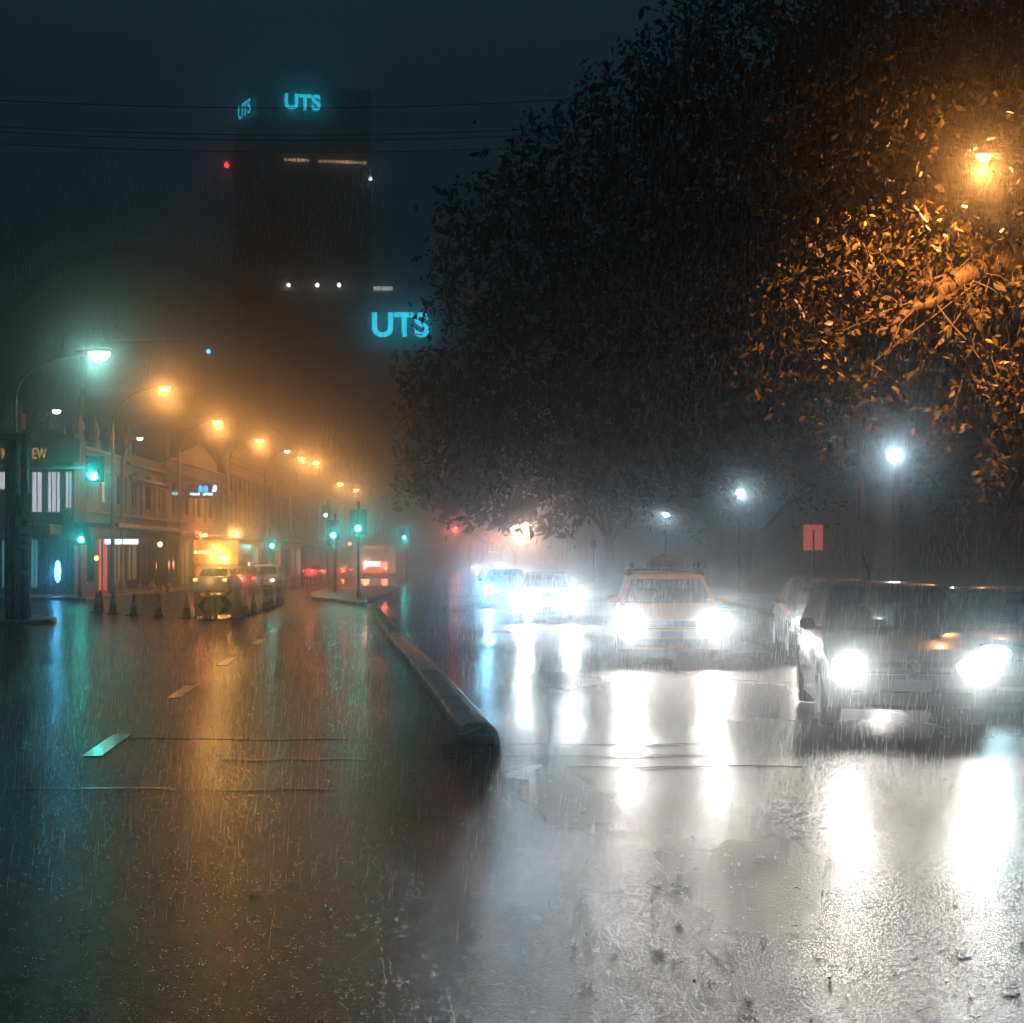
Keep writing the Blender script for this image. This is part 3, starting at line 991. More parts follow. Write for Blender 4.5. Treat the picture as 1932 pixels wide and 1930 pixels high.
MB().prism(arch(-0.10, 0.30, -0.04, 0.34), -0.03, 0.0).build('blue_arch', bl, bs)
MB().prism(arch(0.25, 0.30, -0.04, 0.34), -0.03, 0.0).build('blue_arch', bl, bs)
MB().prism([(0.62, -0.02), (0.9, -0.04), (0.98, 0.1), (0.98, 0.36), (0.84, 0.42), (0.72, 0.36), (0.70, 0.1)], -0.03, 0.0).build('white_figure', wl, bs)
for k in range(9):
    if k == 4:
        continue
    MB().box((-0.72 + k * 0.17, -0.015, -0.17 - 0.01 * (k % 3)), (0.14, 0.03, 0.16 + 0.03 * (k % 2)), bev=0.008).build('white_figure', wl, bs)
MB().box((-1.3, 0.6, 0), (0.8, 0.06, 0.06)).build('bracket', M_STEEL, bs)
ss = at(331, 931, 97)
s2 = MB().box((0, 0, 0), (0.42, 0.1, 0.2), bev=0.02).build('small_sign', glow('pale_cyan_sign', (0.55, 0.95, 0.95), 1.1), None, loc=(ss.x, 97, ss.z))
tag(s2, 'small pale cyan lit sign left of the blue arched board', 'sign')
for (px, py, d, sz, col, nm, lab) in ((302, 1027, 92, 0.16, (1, .72, .45), 'globe_light', 'round warm white globe light under the shop awnings'),
                                      (182, 1053, 80, 0.13, (1, .5, .12), 'globe_light', 'small amber bulb hanging in a dark shop doorway')):
    p = at(px, py, d)
    o = MB().lathe([(0.02, -sz), (sz * .8, -sz * .6), (sz, 0), (sz * .8, sz * .6), (0.02, sz)], 12).build(nm, glow('bulb_' + str(px), col, 4), None, smooth=60, loc=p)
    tag(o, lab, 'light')

# ------------------------------------------------------------------ towers
def tower(name, label, poly, H, floor, m, slab_m):
    t = thing(name, label, 'building', (0, 0, 0))
    b = MB()
    b.loft([[(x, y, -0.02) for x, y in poly], [(x, y, H) for x, y in poly]], True, None, True)
    b.build('wall', m, t)
    c = Vector((sum(p[0] for p in poly) / len(poly), sum(p[1] for p in poly) / len(poly)))
    out = [tuple(Vector(p) + (Vector(p) - c).normalized() * 0.5) for p in poly]
    s = MB()
    z = floor
    while z < H + 0.1:
        s.loft([[(x, y, z - 0.9) for x, y in out], [(x, y, z) for x, y in out]], True, None, True)
        z += floor
    s.build('floor_slab', slab_m, t)
    return t


M_TOWER = mat('tower_window_band', (0.14, 0.145, 0.15), 0.5)
M_SLAB = mat('dark_tower_concrete', (0.30, 0.29, 0.27), 0.8, noise=0.2, scale=0.3)
dT = 300.0
pC, pR, pL = Vector((atx(522, dT), dT)), Vector((atx(700, dT + 3), dT + 3)), Vector((atx(440, dT + 20), dT + 20))
pB = pR + (pL - pC)
Ht = at(0, 160, dT).z
ut = tower('university_tower', 'tall dark tower with cyan letters near its top on two faces', [tuple(pL), tuple(pC), tuple(pR), tuple(pB)], Ht, 4.0, M_TOWER, M_SLAB)
CYAN = glow('cyan_letters', (0.03, 0.62, 0.85), 5.5)
fa = math.atan2((pR - pC).y, (pR - pC).x)
la = math.atan2((pC - pL).y, (pC - pL).x)
nf = Vector((math.sin(fa), -math.cos(fa)))
nl = Vector((math.sin(la), -math.cos(la)))
pos = pC.lerp(pR, (570 - 522) / 178.0) + nf * 0.9
letters('sign_letters', 'UTS', 3.9, CYAN, ut, (pos.x, pos.y, at(0, 206, dT).z), (R(90), 0, fa), 0.15, 0.11)
pos = pC.lerp(pL, 0.62) + nl * 1.0
letters('sign_letters', 'UTS', 3.9, CYAN, ut, (pos.x, pos.y, at(0, 222, dT + 13).z), (R(90), 0, la), 0.02, 0.05)
STRIP = glow('orange_strip_light', (1.0, 0.60, 0.32), 2.4)
STRIP2 = glow('dim_strip_light', (1.0, 0.66, 0.4), 1.4)
for (a, bb_) in ((535, 584), (600, 692)):
    nw = int((bb_ - a) / 8)
    z = at(0, 302, dT).z
    for k in range(nw):
        u0, u1 = (a + (bb_ - a) * k / nw - 522) / 178.0, (a + (bb_ - a) * (k + .84) / nw - 522) / 178.0
        q0, q1 = pC.lerp(pR, u0) + nf * 0.7, pC.lerp(pR, u1) + nf * 0.7
        hh = random.uniform(.2, .32)
        MB().add([(q0.x, q0.y, z - hh), (q1.x, q1.y, z - hh), (q1.x, q1.y, z + hh), (q0.x, q0.y, z + hh)], [(0, 1, 2, 3)]).build('lit_window', (STRIP, STRIP2)[random.random() < .4], ut)


def dot(t, p, r, m, name='lit_window'):
    return MB().lathe([(r * .3, -r), (r, -r * .4), (r, r * .4), (r * .3, r)], 10, Matrix.Translation(p)).build(name, m, t, smooth=60)


q = at(428, 311, dT + 24)
MB().tube([(pL.x + .3, pL.y, q.z), tuple(q)], 0.12, 6).build('beacon_arm', M_SLAB, ut)
dot(ut, tuple(q), 0.55, glow('red_beacon', (1, 0.05, 0.03), 60), 'beacon')
q = pC.lerp(pR, 0.99) + nf * 1.0
dot(ut, (q.x, q.y, at(0, 333, dT).z), 0.35, glow('pale_window_dot', (0.8, 0.9, 1.0), 12))

d2 = 215.0
lb_ = tower('university_block', 'lower dark campus block with large cyan letters partly behind the tree', [(atx(530, d2), d2), (atx(880, d2), d2 + 3), (atx(880, d2), d2 + 40), (atx(530, d2), d2 + 40)], at(0, 522, d2).z, 3.9, M_TOWER, M_SLAB)
letters('sign_letters', 'UTS', 4.45, glow('cyan_letters_low', (0.03, 0.62, 0.88), 3.6), lb_, (atx(755, d2), d2 - 0.2, at(0, 634, d2).z), (R(90), 0, R(0.8)), 0.12, 0.12)
PW = glow('white_roof_light', (1.0, 0.95, 0.85), 6)
for px in (546, 600, 641):
    dot(lb_, (atx(px, d2), d2 - 0.9, at(0, 540, d2).z), 0.28, PW, 'roof_light')
MB().box((atx(722, d2), d2 + 0.9, at(0, 542, d2).z), (2.6, 0.2, 0.5)).build('lit_window', glow('dim_white_window', (0.85, 0.85, 0.8), 1.2), lb_)
d3 = 160.0
ab = tower('apartment_block', 'dim apartment block rising behind the shop terraces with one blue light', [(atx(150, d3), d3 + 2), (atx(505, d3), d3), (atx(505, d3), d3 + 25), (atx(150, d3), d3 + 25)], at(0, 640, d3).z, 3.2, M_TOWER, M_SLAB)
dot(ab, (atx(392, d3), d3 + 0.4, at(0, 662, d3).z), 0.2, glow('blue_beacon', (0.05, 0.45, 1.0), 12), 'beacon')

# overhead cables
for (ya, yb, d, lab) in ((186, 158, 30, 'highest thin overhead cable crossing the sky'), (236, 212, 31, 'overhead cable crossing below the tower letters'),
                         (246, 226, 33, 'overhead cable close under another one below the tower letters'), (268, 252, 35, 'lowest thin overhead cable crossing the sky above the orange strip')):
    a, b_ = at(-60, ya, d), at(1400, yb, d + 8)
    pts = [a.lerp(b_, i / 16) - Vector((0, 0, 0.35 * 4 * (i / 16) * (1 - i / 16))) for i in range(17)]
    tag(MB().tube(pts, 0.009, 5).build('overhead_cable', M_BLACK), lab, 'cable', 'overhead cables')

# ------------------------------------------------------------------ trees
def leaf_mat(name, col):
    m = bpy.data.materials.new(name)
    m.use_nodes = True
    t = m.node_tree
    b = t.nodes['Principled BSDF']
    b.inputs['Roughness'].default_value = 0.42
    b.inputs['Specular IOR Level'].default_value = 0.35
    oi = t.nodes.new('ShaderNodeNewGeometry')
    mx = t.nodes.new('ShaderNodeMix')
    mx.data_type = 'RGBA'
    mx.inputs[6].default_value = (*[c * 0.55 for c in col], 1)
    mx.inputs[7].default_value = (*[c * 1.45 for c in col], 1)
    t.links.new(oi.outputs['Random Per Island'], mx.inputs[0])
    t.links.new(mx.outputs[2], b.inputs['Base Color'])
    return m


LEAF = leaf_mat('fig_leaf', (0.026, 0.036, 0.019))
LEAFN = leaf_mat('lamplit_fig_leaf', (0.11, 0.085, 0.034))  # lighter, warmer copy of the leaf: orange lamplight put into the colour
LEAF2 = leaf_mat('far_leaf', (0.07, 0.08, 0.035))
BARK = mat('fig_bark', (0.13, 0.095, 0.065), 0.6, noise=0.4, scale=4, bump=0.8, bscale=8)


def leaf_arrays(centers, size):
    """two-triangle folded leaves, pointed at both ends"""
    n = len(centers)
    d = rng.normal(size=(n, 3))
    d[:, 2] -= 0.35
    d /= np.linalg.norm(d, axis=1)[:, None]
    u = rng.normal(size=(n, 3))
    u -= d * (u * d).sum(1)[:, None]
    u /= np.linalg.norm(u, axis=1)[:, None]
    w = np.cross(d, u)
    s = size * (0.65 + 0.7 * rng.random(n))[:, None]
    base = centers - d * s * .5
    tip = centers + d * s * .5
    mid = centers + w * s * 0.08
    lft = centers - d * s * .06 + u * s * .2 - w * s * .03
    rgt = centers - d * s * .06 - u * s * .2 - w * s * .03
    lft2 = centers + d * s * .2 + u * s * .17 - w * s * .02
    rgt2 = centers + d * s * .2 - u * s * .17 - w * s * .02
    V = np.stack([base, lft, lft2, tip, rgt2, rgt, mid], 1).reshape(-1, 3)
    i = np.arange(n)[:, None] * 7
    Fa = np.concatenate([i + np.array([0, 1, 2, 3]), i + np.array([0, 3, 4, 5])], 1).reshape(-1, 4)
    return V, Fa


def leaf_mesh(name, centers, size, m, parent):
    V, Fa = leaf_arrays(np.asarray(centers), size)
    me = bpy.data.meshes.new(name)
    me.vertices.add(len(V))
    me.vertices.foreach_set('co', V.astype(np.float32).ravel())
    me.loops.add(Fa.size)
    me.loops.foreach_set('vertex_index', Fa.astype(np.int32).ravel())
    me.polygons.add(len(Fa))
    me.polygons.foreach_set('loop_start', np.arange(0, Fa.size, 4, dtype=np.int32))
    me.update(calc_edges=True)
    me.materials.append(m)
    o = bpy.data.objects.new(name, me)
    COL.objects.link(o)
    o.parent = parent
    return o


def blob_points(blobs, per, clump=0.9, k=14, shell=0.55):
    """leaf positions in clumps spread through ellipsoids (cx, cy, cz, rx, ry, rz)"""
    out = []
    for (x, y, z, a, b, c) in blobs:
        n = max(4, int(per * a * b * c ** 0.5))
        dirs = rng.normal(size=(n, 3))
        dirs /= np.linalg.norm(dirs, axis=1)[:, None]
        rad = shell + (1 - shell) * rng.random(n) ** 0.6
        cc = np.array([x, y, z]) + dirs * rad[:, None] * np.array([a, b, c])
        q = np.repeat(cc, k, 0) + rng.normal(size=(n * k, 3)) * clump * 0.45
        out.append(q)
    return np.concatenate(out)


def limb(b, p0, p1, r0, r1, sag=0.3, n=9):
    p0, p1 = Vector(p0), Vector(p1)
    pts = []
    for i in range(n + 1):
        t = i / n
        p = p0.lerp(p1, t)
        j = min(.13, r0 * .8)
        p += Vector((random.uniform(-j, j), random.uniform(-j, j), sag * math.sin(t * math.pi) + random.uniform(-j, j) * .7)) * (1 if 0 < i < n else 0)
        pts.append(p)
    b.tube(pts, [(r0 + (r1 - r0) * i / n) * random.uniform(.86, 1.16) for i in range(n + 1)], 11)


def tree(label, base, trunk_r, trunk_h, blobs, leaf_sets, m, group=None, limbs=7, name='fig_tree', cat='tree'):
    t = thing(name, label, cat, base, 0, group)
    B = Vector(base)
    b = MB()
    fl = [(trunk_r * 2.0, -0.05), (trunk_r * 1.35, 0.5), (trunk_r, 1.4), (trunk_r * .85, trunk_h)]
    b.lathe(fl, 14)
    lo = sorted(blobs, key=lambda q: -q[3] * q[4])[:limbs]
    for q in lo:
        limb(b, (0, 0, trunk_h - 0.4), Vector(q[:3]) - B, trunk_r * .5, 0.05, 0.6)
    b.build('trunk', BARK, t, smooth=60)
    pts = np.concatenate([blob_points(blobs, per, cl, k, sh) for (per, cl, k, sh, sz) in leaf_sets]) - np.array(base)
    # one crown mesh of two leaf sizes
    off = 0
    Vs, Fs = [], []
    for (per, cl, k, sh, sz) in leaf_sets:
        P = blob_points(blobs, per, cl, k, sh) - np.array(base)
        P = P[P[:, 2] + base[2] > 2.4]
        V, Fa = leaf_arrays(P, sz)
        Vs.append(V)
        Fs.append(Fa + off)
        off += len(V)
    V, Fa = np.concatenate(Vs), np.concatenate(Fs)
    me = bpy.data.meshes.new('crown')
    me.vertices.add(len(V))
    me.vertices.foreach_set('co', V.astype(np.float32).ravel())
    me.loops.add(Fa.size)
    me.loops.foreach_set('vertex_index', Fa.astype(np.int32).ravel())
    me.polygons.add(len(Fa))
    me.polygons.foreach_set('loop_start', np.arange(0, Fa.size, 4, dtype=np.int32))
    me.update(calc_edges=True)
    me.materials.append(m)
    o = bpy.data.objects.new('crown', me)
    COL.objects.link(o)
    o.parent = t
    return t


# huge fig overhanging the road: lobes follow its uneven outline
def lob(px, py, d, r, ry=None, rz=None):
    p = at(px, py, d)
    return (p.x, p.y, p.z, r, ry or r, rz or r)


big = [lob(1010, 520, 50, 3.6), lob(930, 700, 50, 3.0), lob(900, 800, 51, 2.4), lob(1120, 400, 51, 3.6), lob(1210, 560, 49, 4.4), lob(1130, 720, 50, 4.2),
       lob(1270, 260, 52, 3.6), lob(1430, 150, 53, 4.2), lob(1380, 380, 51, 4.6), lob(1400, 620, 50, 4.6), lob(1570, -40, 54, 4.4), lob(1560, 260, 52, 4.8),
       lob(1600, 520, 51, 4.8), lob(890, 560, 52, 1.5), lob(900, 480, 52, 1.4), lob(1005, 400, 52, 1.6), lob(1090, 310, 53, 1.6), lob(1190, 225, 53, 1.6),
       lob(1275, 130, 54, 1.7), lob(1350, 30, 54, 1.8), lob(850, 690, 51, 1.3), lob(835, 760, 51, 1.2), lob(1050, 815, 51, 2.0), lob(1200, 800, 50, 2.6),
       lob(1350, 800, 50, 2.2), lob(1500, 760, 50, 2.6), lob(1700, 300, 54, 5), lob(1720, 0, 55, 5), lob(1820, 560, 54, 4.5), lob(1640, 720, 52, 2.4), lob(870, 880, 52, 1.5),
       lob(1950, 250, 56, 5), lob(1960, -40, 56, 5)]
tree('huge dark fig tree overhanging the road, its crown filling the upper picture', (12.9, 52, 0.1), 0.45, 4.5, big,
     ((1.6, 1.0, 20, 0.35, 0.40), (2.8, 0.5, 20, 0.72, 0.2)), LEAF, 'fig trees along the park', 10)

t3 = [lob(840, 830, 92, 3.2), lob(880, 900, 94, 3.2), lob(820, 940, 92, 2.2), lob(930, 940, 95, 2.6), lob(960, 860, 95, 4), lob(1040, 900, 96, 4), lob(1130, 845, 97, 3.6), lob(1240, 820, 98, 3.6),
      lob(795, 780, 92, 1.4), lob(800, 700, 93, 1.6), lob(860, 740, 93, 3), lob(1010, 960, 95, 1.8), lob(770, 900, 92, 1.0), lob(1350, 800, 99, 4), lob(785, 860, 92, 1.5)]
tree('second dark fig tree farther up, drooping low over the far road', (13.6, 97, 0.1), 0.5, 4.2, t3, ((1.0, 1.1, 12, 0.3, 0.75), (0.9, 0.9, 10, 0.75, 0.5)), LEAF, 'fig trees along the park', 8)

# nearest tree on the right: limbs and leaves lit by the sodium lamp inside it
near = [lob(1700, 380, 36, 1.5), lob(1800, 400, 37.4, 1.3), lob(1640, 470, 36, 1.4), lob(1760, 500, 37.3, 1.0), lob(1600, 560, 36, 1.2), lob(1690, 540, 37.2, 1.0), lob(1860, 200, 37, 1.3),
        lob(1760, 270, 35.5, 1.2), lob(1930, 330, 36, 1.2), lob(1838, 288, 32.3, 0.28), lob(1893, 325, 32.2, 0.26), lob(1900, 262, 32.3, 0.25), lob(1840, 370, 31.8, 0.5), lob(1760, 430, 31.5, 0.6), lob(1920, 420, 31.5, 0.5), lob(1900, 230, 31.8, 0.45), lob(1690, 320, 32, 0.8),
        lob(1600, 380, 33, 1.2), lob(1560, 480, 34, 1.2), lob(1540, 640, 34, 1.0), lob(1860, 720, 33, 0.7), lob(1930, 690, 33, 0.7), lob(1920, 790, 34, 0.8), lob(1600, 700, 34, 0.7), lob(1780, 800, 34, 0.7),
        lob(1660, 780, 34, 0.5), lob(1560, 820, 34, 0.5), lob(1880, 900, 34, 0.6), lob(1500, 330, 34, 1.3), lob(1580, 240, 34, 1.4), lob(1700, 150, 34, 1.5), lob(1850, 90, 34, 1.4), lob(1960, 560, 35, 0.8),
        lob(1830, 590, 35.6, 0.4), lob(1450, 700, 36, 0.9), lob(1480, 560, 35, 1.0)]
nt_ = thing('fig_tree', 'nearest fig tree on the right with leaves glowing orange around the lamp', 'tree', (15.2, 37, 0.1), 0, 'fig trees along the park')
Bn = Vector((15.2, 37, 0.1))
b = MB()
b.lathe([(1.3, -0.05), (0.9, 0.6), (0.65, 1.6), (0.55, 5.2)], 14)
fork = Vector((0, 0, 5.0))
limb(b, fork, at(1932, 490, 36.5) - Bn, 0.42, 0.30, 0.3)
limb(b, at(1932, 490, 36.5) - Bn, at(1800, 530, 36.2) - Bn, 0.30, 0.24, 0.1)
limb(b, at(1800, 530, 36.2) - Bn, at(1700, 600, 35.5) - Bn, 0.20, 0.10, 0.0)
limb(b, at(1810, 525, 36.2) - Bn, at(1640, 565, 36) - Bn, 0.15, 0.05, 0.1)
limb(b, at(1870, 505, 36.3) - Bn, at(1740, 380, 36) - Bn, 0.16, 0.05, 0.2)
limb(b, at(1760, 548, 36.2) - Bn, at(1750, 300, 36.3) - Bn, 0.11, 0.04, 0.0)
limb(b, fork, at(1900, 150, 37.5) - Bn, 0.36, 0.08, 0.2)
limb(b, at(1702, 599, 35.5) - Bn, at(1645, 632, 35.3) - Bn, 0.09, 0.02, 0.0)
tips = []
LIMBS = [((1925, 492, 36.5), (1800, 530, 36.2)), ((1800, 530, 36.2), (1705, 597, 35.5)), ((1870, 505, 36.3), (1745, 385, 36)), ((1760, 548, 36.2), (1751, 310, 36.3)), ((1810, 525, 36.2), (1645, 564, 36))]
for k in range(54):
    pa_, pb_ = random.choice(LIMBS)
    o_ = at(*pa_).lerp(at(*pb_), random.uniform(.1, .97)) - Bn
    e_ = o_ + Vector((random.uniform(-1.1, .8), random.uniform(-.7, .6), random.uniform(-.9, 1.0)))
    limb(b, o_, e_, .024, .006, random.uniform(-.1, .15), 6)
    tips.append(e_)
for (px, py) in ((1640, 690), (1700, 730), (1880, 720), (1925, 790), (1790, 800), (1560, 640), (1590, 820)):
    pa_, pb_ = random.choice(LIMBS[:2])
    o_ = at(*pa_).lerp(at(*pb_), random.uniform(.3, .95)) - Bn
    e_ = at(px, py, 34.6) - Bn
    limb(b, o_, e_, .022, .006, random.uniform(-.25, .2), 8)
    tips += [e_, o_.lerp(e_, .75), o_.lerp(e_, .5)]
b.build('trunk', BARK, nt_, smooth=60)
near += [lob(1800, 450, 37, .8), lob(1720, 500, 37, .7), lob(1660, 490, 36, .8), lob(1860, 430, 36.8, .7), lob(1780, 370, 34.6, .7), lob(1840, 470, 37.2, .6), lob(1900, 380, 34.8, .6), lob(1750, 430, 36.8, .8)]
P = np.concatenate([blob_points(near, 30, 0.42, 10, 0.2)] + [np.array(Bn + e_) + rng.normal(size=(14, 3)) * .16 for e_ in tips])
P = P - np.array(Bn)
lp = np.array(at(1863, 298, 33)) - np.array(Bn)
# keep the lamp's own surroundings open towards the road
dd = P - lp
keep = (np.linalg.norm(dd, axis=1) > 0.32) & ~((np.hypot(dd[:, 0], dd[:, 2] + 0.1) < 0.14) & (dd[:, 1] < 0))
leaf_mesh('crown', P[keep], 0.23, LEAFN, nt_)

# distant trees lit by the far lamps
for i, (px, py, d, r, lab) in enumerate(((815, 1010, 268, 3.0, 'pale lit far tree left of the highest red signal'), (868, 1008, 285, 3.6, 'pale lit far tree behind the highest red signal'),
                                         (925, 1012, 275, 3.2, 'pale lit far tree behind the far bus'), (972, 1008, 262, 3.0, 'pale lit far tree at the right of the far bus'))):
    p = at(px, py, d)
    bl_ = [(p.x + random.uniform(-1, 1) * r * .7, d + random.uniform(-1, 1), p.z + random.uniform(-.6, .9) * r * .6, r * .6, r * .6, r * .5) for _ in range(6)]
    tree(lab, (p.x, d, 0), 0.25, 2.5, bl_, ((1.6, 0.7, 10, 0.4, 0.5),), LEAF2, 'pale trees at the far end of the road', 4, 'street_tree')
for (x, d) in ((-4, 248), (4.5, 240)):  # two lamps added to bring warm light onto the far trees
    street_lamp(x, d, 6.5, 1.0, 'low warm lamp added to light the pale far trees, %s' % ('left one' if x < 0 else 'right one'), (1.0, 0.55, 0.36), 60000, 10, z0=0.0, size=0.5, lampname='low')

# dark park trees behind the cars on the right
for i, (px, d, r, lab) in enumerate(((1150, 120, 4.5, 'dim park tree above the far headlights'), (1430, 105, 5, 'dim park tree behind the taxi'), (1640, 85, 4.6, 'dim park tree behind the red square sign'), (1880, 70, 4.6, 'dim park tree behind the blue sedan'))):
    x = atx(px, d)
    bl_ = [(x + random.uniform(-1, 1) * r, d + random.uniform(-2, 2), 6.5 + random.uniform(-1, 2.5), r * .7, r * .7, r * .5) for _ in range(6)]
    tree(lab, (x, d, 0.1), 0.4, 3.5, bl_, ((0.8, 1.0, 12, 0.3, 0.6),), LEAF, 'dim trees inside the park', 5)


# ------------------------------------------------------------------ vehicles (front towards -Y)
M_SEAT = mat('dark_seat_fabric', (0.03, 0.03, 0.032), 0.8)
GLASS = glass_mat('car_glass', (0.34, 0.38, 0.38))
M_PLATE = mat('pale_number_plate', (0.45, 0.5, 0.62), 0.4)


def car(label, loc, rz, paint, kind='hatch', head=None, tail=None, hpow=24000, hcol=(1, .96, .9), hstr=60, group=None, name='parked_car', cat='car', tcol=(1.0, 0.06, 0.035), beam=34, pitch=-6.0):
    hatch, wagon, sedan = kind == 'hatch', kind == 'wagon', kind == 'sedan'
    L = {'hatch': 4.2, 'wagon': 4.9, 'sedan': 4.6}[kind]
    hw = {'hatch': 0.86, 'wagon': 0.93, 'sedan': 0.88}[kind]
    HT = {'hatch': 1.49, 'wagon': 1.50, 'sedan': 1.40}[kind]
    zb, zs = 0.20, 0.98 if not sedan else 0.94
    zh = 0.74                                   # leading edge of the bonnet
    yf, yr = -L / 2, L / 2
    ycowl = yf + (1.02 if hatch else 1.25)
    rw = 0.325
    ya, yb_ = yf + 0.86, yr - (0.78 if hatch else 1.0)
    t = thing(name, label, cat, loc, rz, group)
    arc = lambda y0: [(y0 + math.cos(a) * (rw + .05), rw + math.sin(a) * (rw + .05)) for a in [R(q) for q in range(200, -21, -20)]]
    prof = [(yf + 0.10, zb + .02), (yf + 0.02, 0.30), (yf, 0.46), (yf + 0.03, 0.60), (yf + 0.07, zh - .03), (yf + 0.13, zh + .02), (yf + 0.45, zh + .10), (yf + 0.85, zs - .07), (ycowl, zs)]
    if sedan:
        prof += [(yr - 1.15, zs + .02), (yr - 0.25, zs + .03), (yr - .06, zs - .02)]
    else:
        prof += [(yr - 0.5, zs + .03), (yr - 0.10, zs)]
    prof += [(yr - .01, 0.62), (yr, 0.5), (yr - .03, 0.3), (yr - .10, zb + .04)]
    prof += [(p[0], p[1]) for p in [(yb_ + math.cos(R(q)) * (rw + .05), rw + math.sin(R(q)) * (rw + .05)) for q in range(-20, 201, 20)]]
    prof += [(p[0], p[1]) for p in [(ya + math.cos(R(q)) * (rw + .05), rw + math.sin(R(q)) * (rw + .05)) for q in range(-20, 201, 20)]]
    cyz = (0.0, 0.62)
    rings = []
    for s in (-1, -.985, -.93, -.75, -.5, -.25, 0, .25, .5, .75, .93, .985, 1):
        a = abs(s)
        ring = []
        for (y, z) in prof:
            ins = {1: 0.05, .985: 0.02}.get(a, 0.0)
            yy = y + (cyz[0] - y) / L * 2 * ins
            zz = z - (ins if z > 0.7 else 0) * 0.9
            fr = max(0, (-(y) - L * .30) / (L * .2))
            bk = max(0, (y - L * .34) / (L * .16))
            w = hw * (1 - 0.075 * fr ** 2 - 0.06 * bk ** 2)
            if z < 0.45:
                w -= 0.03
            if z > 0.85:
                w -= 0.05
            yy += 0.16 * a ** 3 * min(1, fr * 1.2) - 0.10 * a ** 3 * min(1, bk * 1.2)
            if z > zh - .05 and y < ycowl + .05:
                zz += 0.03 * (1 - a ** 2) - 0.03
            ring.append((s * w, yy, zz))
        rings.append(ring)
    MB().loft(rings, True, None, True).build('body', paint, t, smooth=38)
    # cabin shell with open window areas
    f0, f1 = ycowl + 0.02, ycowl + (0.72 if hatch else 0.86)
    r0, r1 = (yr - 0.16, yr - 0.42) if not sedan else (yr - 0.75, yr - 1.45)
    w0, w1 = hw - 0.06, hw - 0.25
    fx = [-1, -.90, -.45, 0, .45, .90, 1]
    fy = [0, .05, .40, .445, .78, .825, .95, 1] if not sedan else [0, .06, .46, .51, .88, 1]
    win_y = {1, 3, 5} if not sedan else {1, 3}
    ts = [0, .07, .90, 1.0]
    zt = HT - 0.05

    def ringpt(tt, off=0.0):
        z = zs - 0.04 + (zt - zs + 0.04) * tt
        k = tt ** 1.15
        yf_, yr_ = f0 + (f1 - f0) * tt, r0 + (r1 - r0) * tt
        w = w0 + (w1 - w0) * k + off
        P, seg = [], []
        for i, x in enumerate(fx[:-1]):
            P.append((x * w, yf_ - off + 0.10 * x * x - 0.0, z))
            seg.append(('F', i))
        for i, y in enumerate(fy[:-1]):
            yy = yf_ + 0.10 + (yr_ - .06 - yf_ - 0.10) * y
            P.append((w * (1 + 0.02 * math.sin(y * math.pi)), yy, z))
            seg.append(('R', i))
        for i, x in enumerate(fx[:-1]):
            P.append((-x * w, yr_ + off - 0.06 * x * x, z))
            seg.append(('B', i))
        for i, y in enumerate(fy[:-1]):
            y2 = 1 - y
            yy = yf_ + 0.10 + (yr_ - .06 - yf_ - 0.10) * y2
            P.append((-w * (1 + 0.02 * math.sin(y2 * math.pi)), yy, z))
            seg.append(('L', len(fy) - 2 - i))
        return P, seg

    lv = [ringpt(q)[0] for q in ts]
    seg = ringpt(0)[1]
    n = len(seg)
    cb = MB()
    panes = {}
    allv = [p for r_ in lv for p in r_]
    faces = []
    for k in range(3):
        for i in range(n):
            j = (i + 1) % n
            s, q = seg[i]
            glassy = k == 1 and ((s in 'FB' and 1 <= q <= 4) or (s in 'RL' and q in win_y))
            fc = (k * n + i, k * n + j, (k + 1) * n + j, (k + 1) * n + i)
            if glassy:
                panes.setdefault((s, q if s in 'RL' else 0), []).append(i)
            else:
                faces.append(fc)
    # roof
    c = Vector((0, (f1 + r1) / 2, 0))
    base = len(allv)
    prev = [3 * n + i for i in range(n)]
    for sc, up in ((0.94, 0.028), (0.7, 0.048), (0.35, 0.058)):
        cur = []
        for i in range(n):
            p = Vector(lv[3][i])
            cur.append(len(allv))
            allv.append((p.x * sc, c.y + (p.y - c.y) * sc, zt + up))
        for i in range(n):
            faces.append((prev[i], prev[(i + 1) % n], cur[(i + 1) % n], cur[i]))
        prev = cur
    faces.append(tuple(prev))
    cb.add(allv, faces).build('cabin_frame', paint, t, smooth=45)
    A, B_ = ringpt(ts[1], 0.004)[0], ringpt(ts[2], 0.004)[0]
    for (s, q), idx in panes.items():
        m = MB()
        vs = [A[i] for i in idx] + [A[(idx[-1] + 1) % n]] + [B_[i] for i in idx] + [B_[(idx[-1] + 1) % n]]
        kk = len(idx) + 1
        m.add(vs, [(i, i + 1, kk + i + 1, kk + i) for i in range(kk - 1)])
        m.build({'F': 'windscreen', 'B': 'rear_window'}.get(s, 'side_window'), GLASS, t, smooth=60)
    # interior
    for sx in (-.36, .36):
        sb = MB().box((sx, f0 + 1.15, zs - .02), (0.46, 0.16, 0.5), bev=0.06)
        sb.box((sx, f0 + 1.2, zs + .33), (0.27, 0.1, 0.18), bev=0.04)
        sb.build('seat', M_SEAT, t, smooth=50)
    MB().tube([(0.36 + 0.18 * math.cos(a), f0 + .55 + .05 * math.sin(a), zs + .0 + 0.18 * math.sin(a)) for a in [R(q) for q in range(0, 361, 30)]], 0.016, 6).build('steering_wheel', M_BLACK, t, smooth=60)
    MB().box((0, f0 + .62, zt - .13), (0.22, 0.03, 0.06), bev=0.015).build('rear_view_mirror', M_BLACK, t)
    # nose
    gz = 0.66
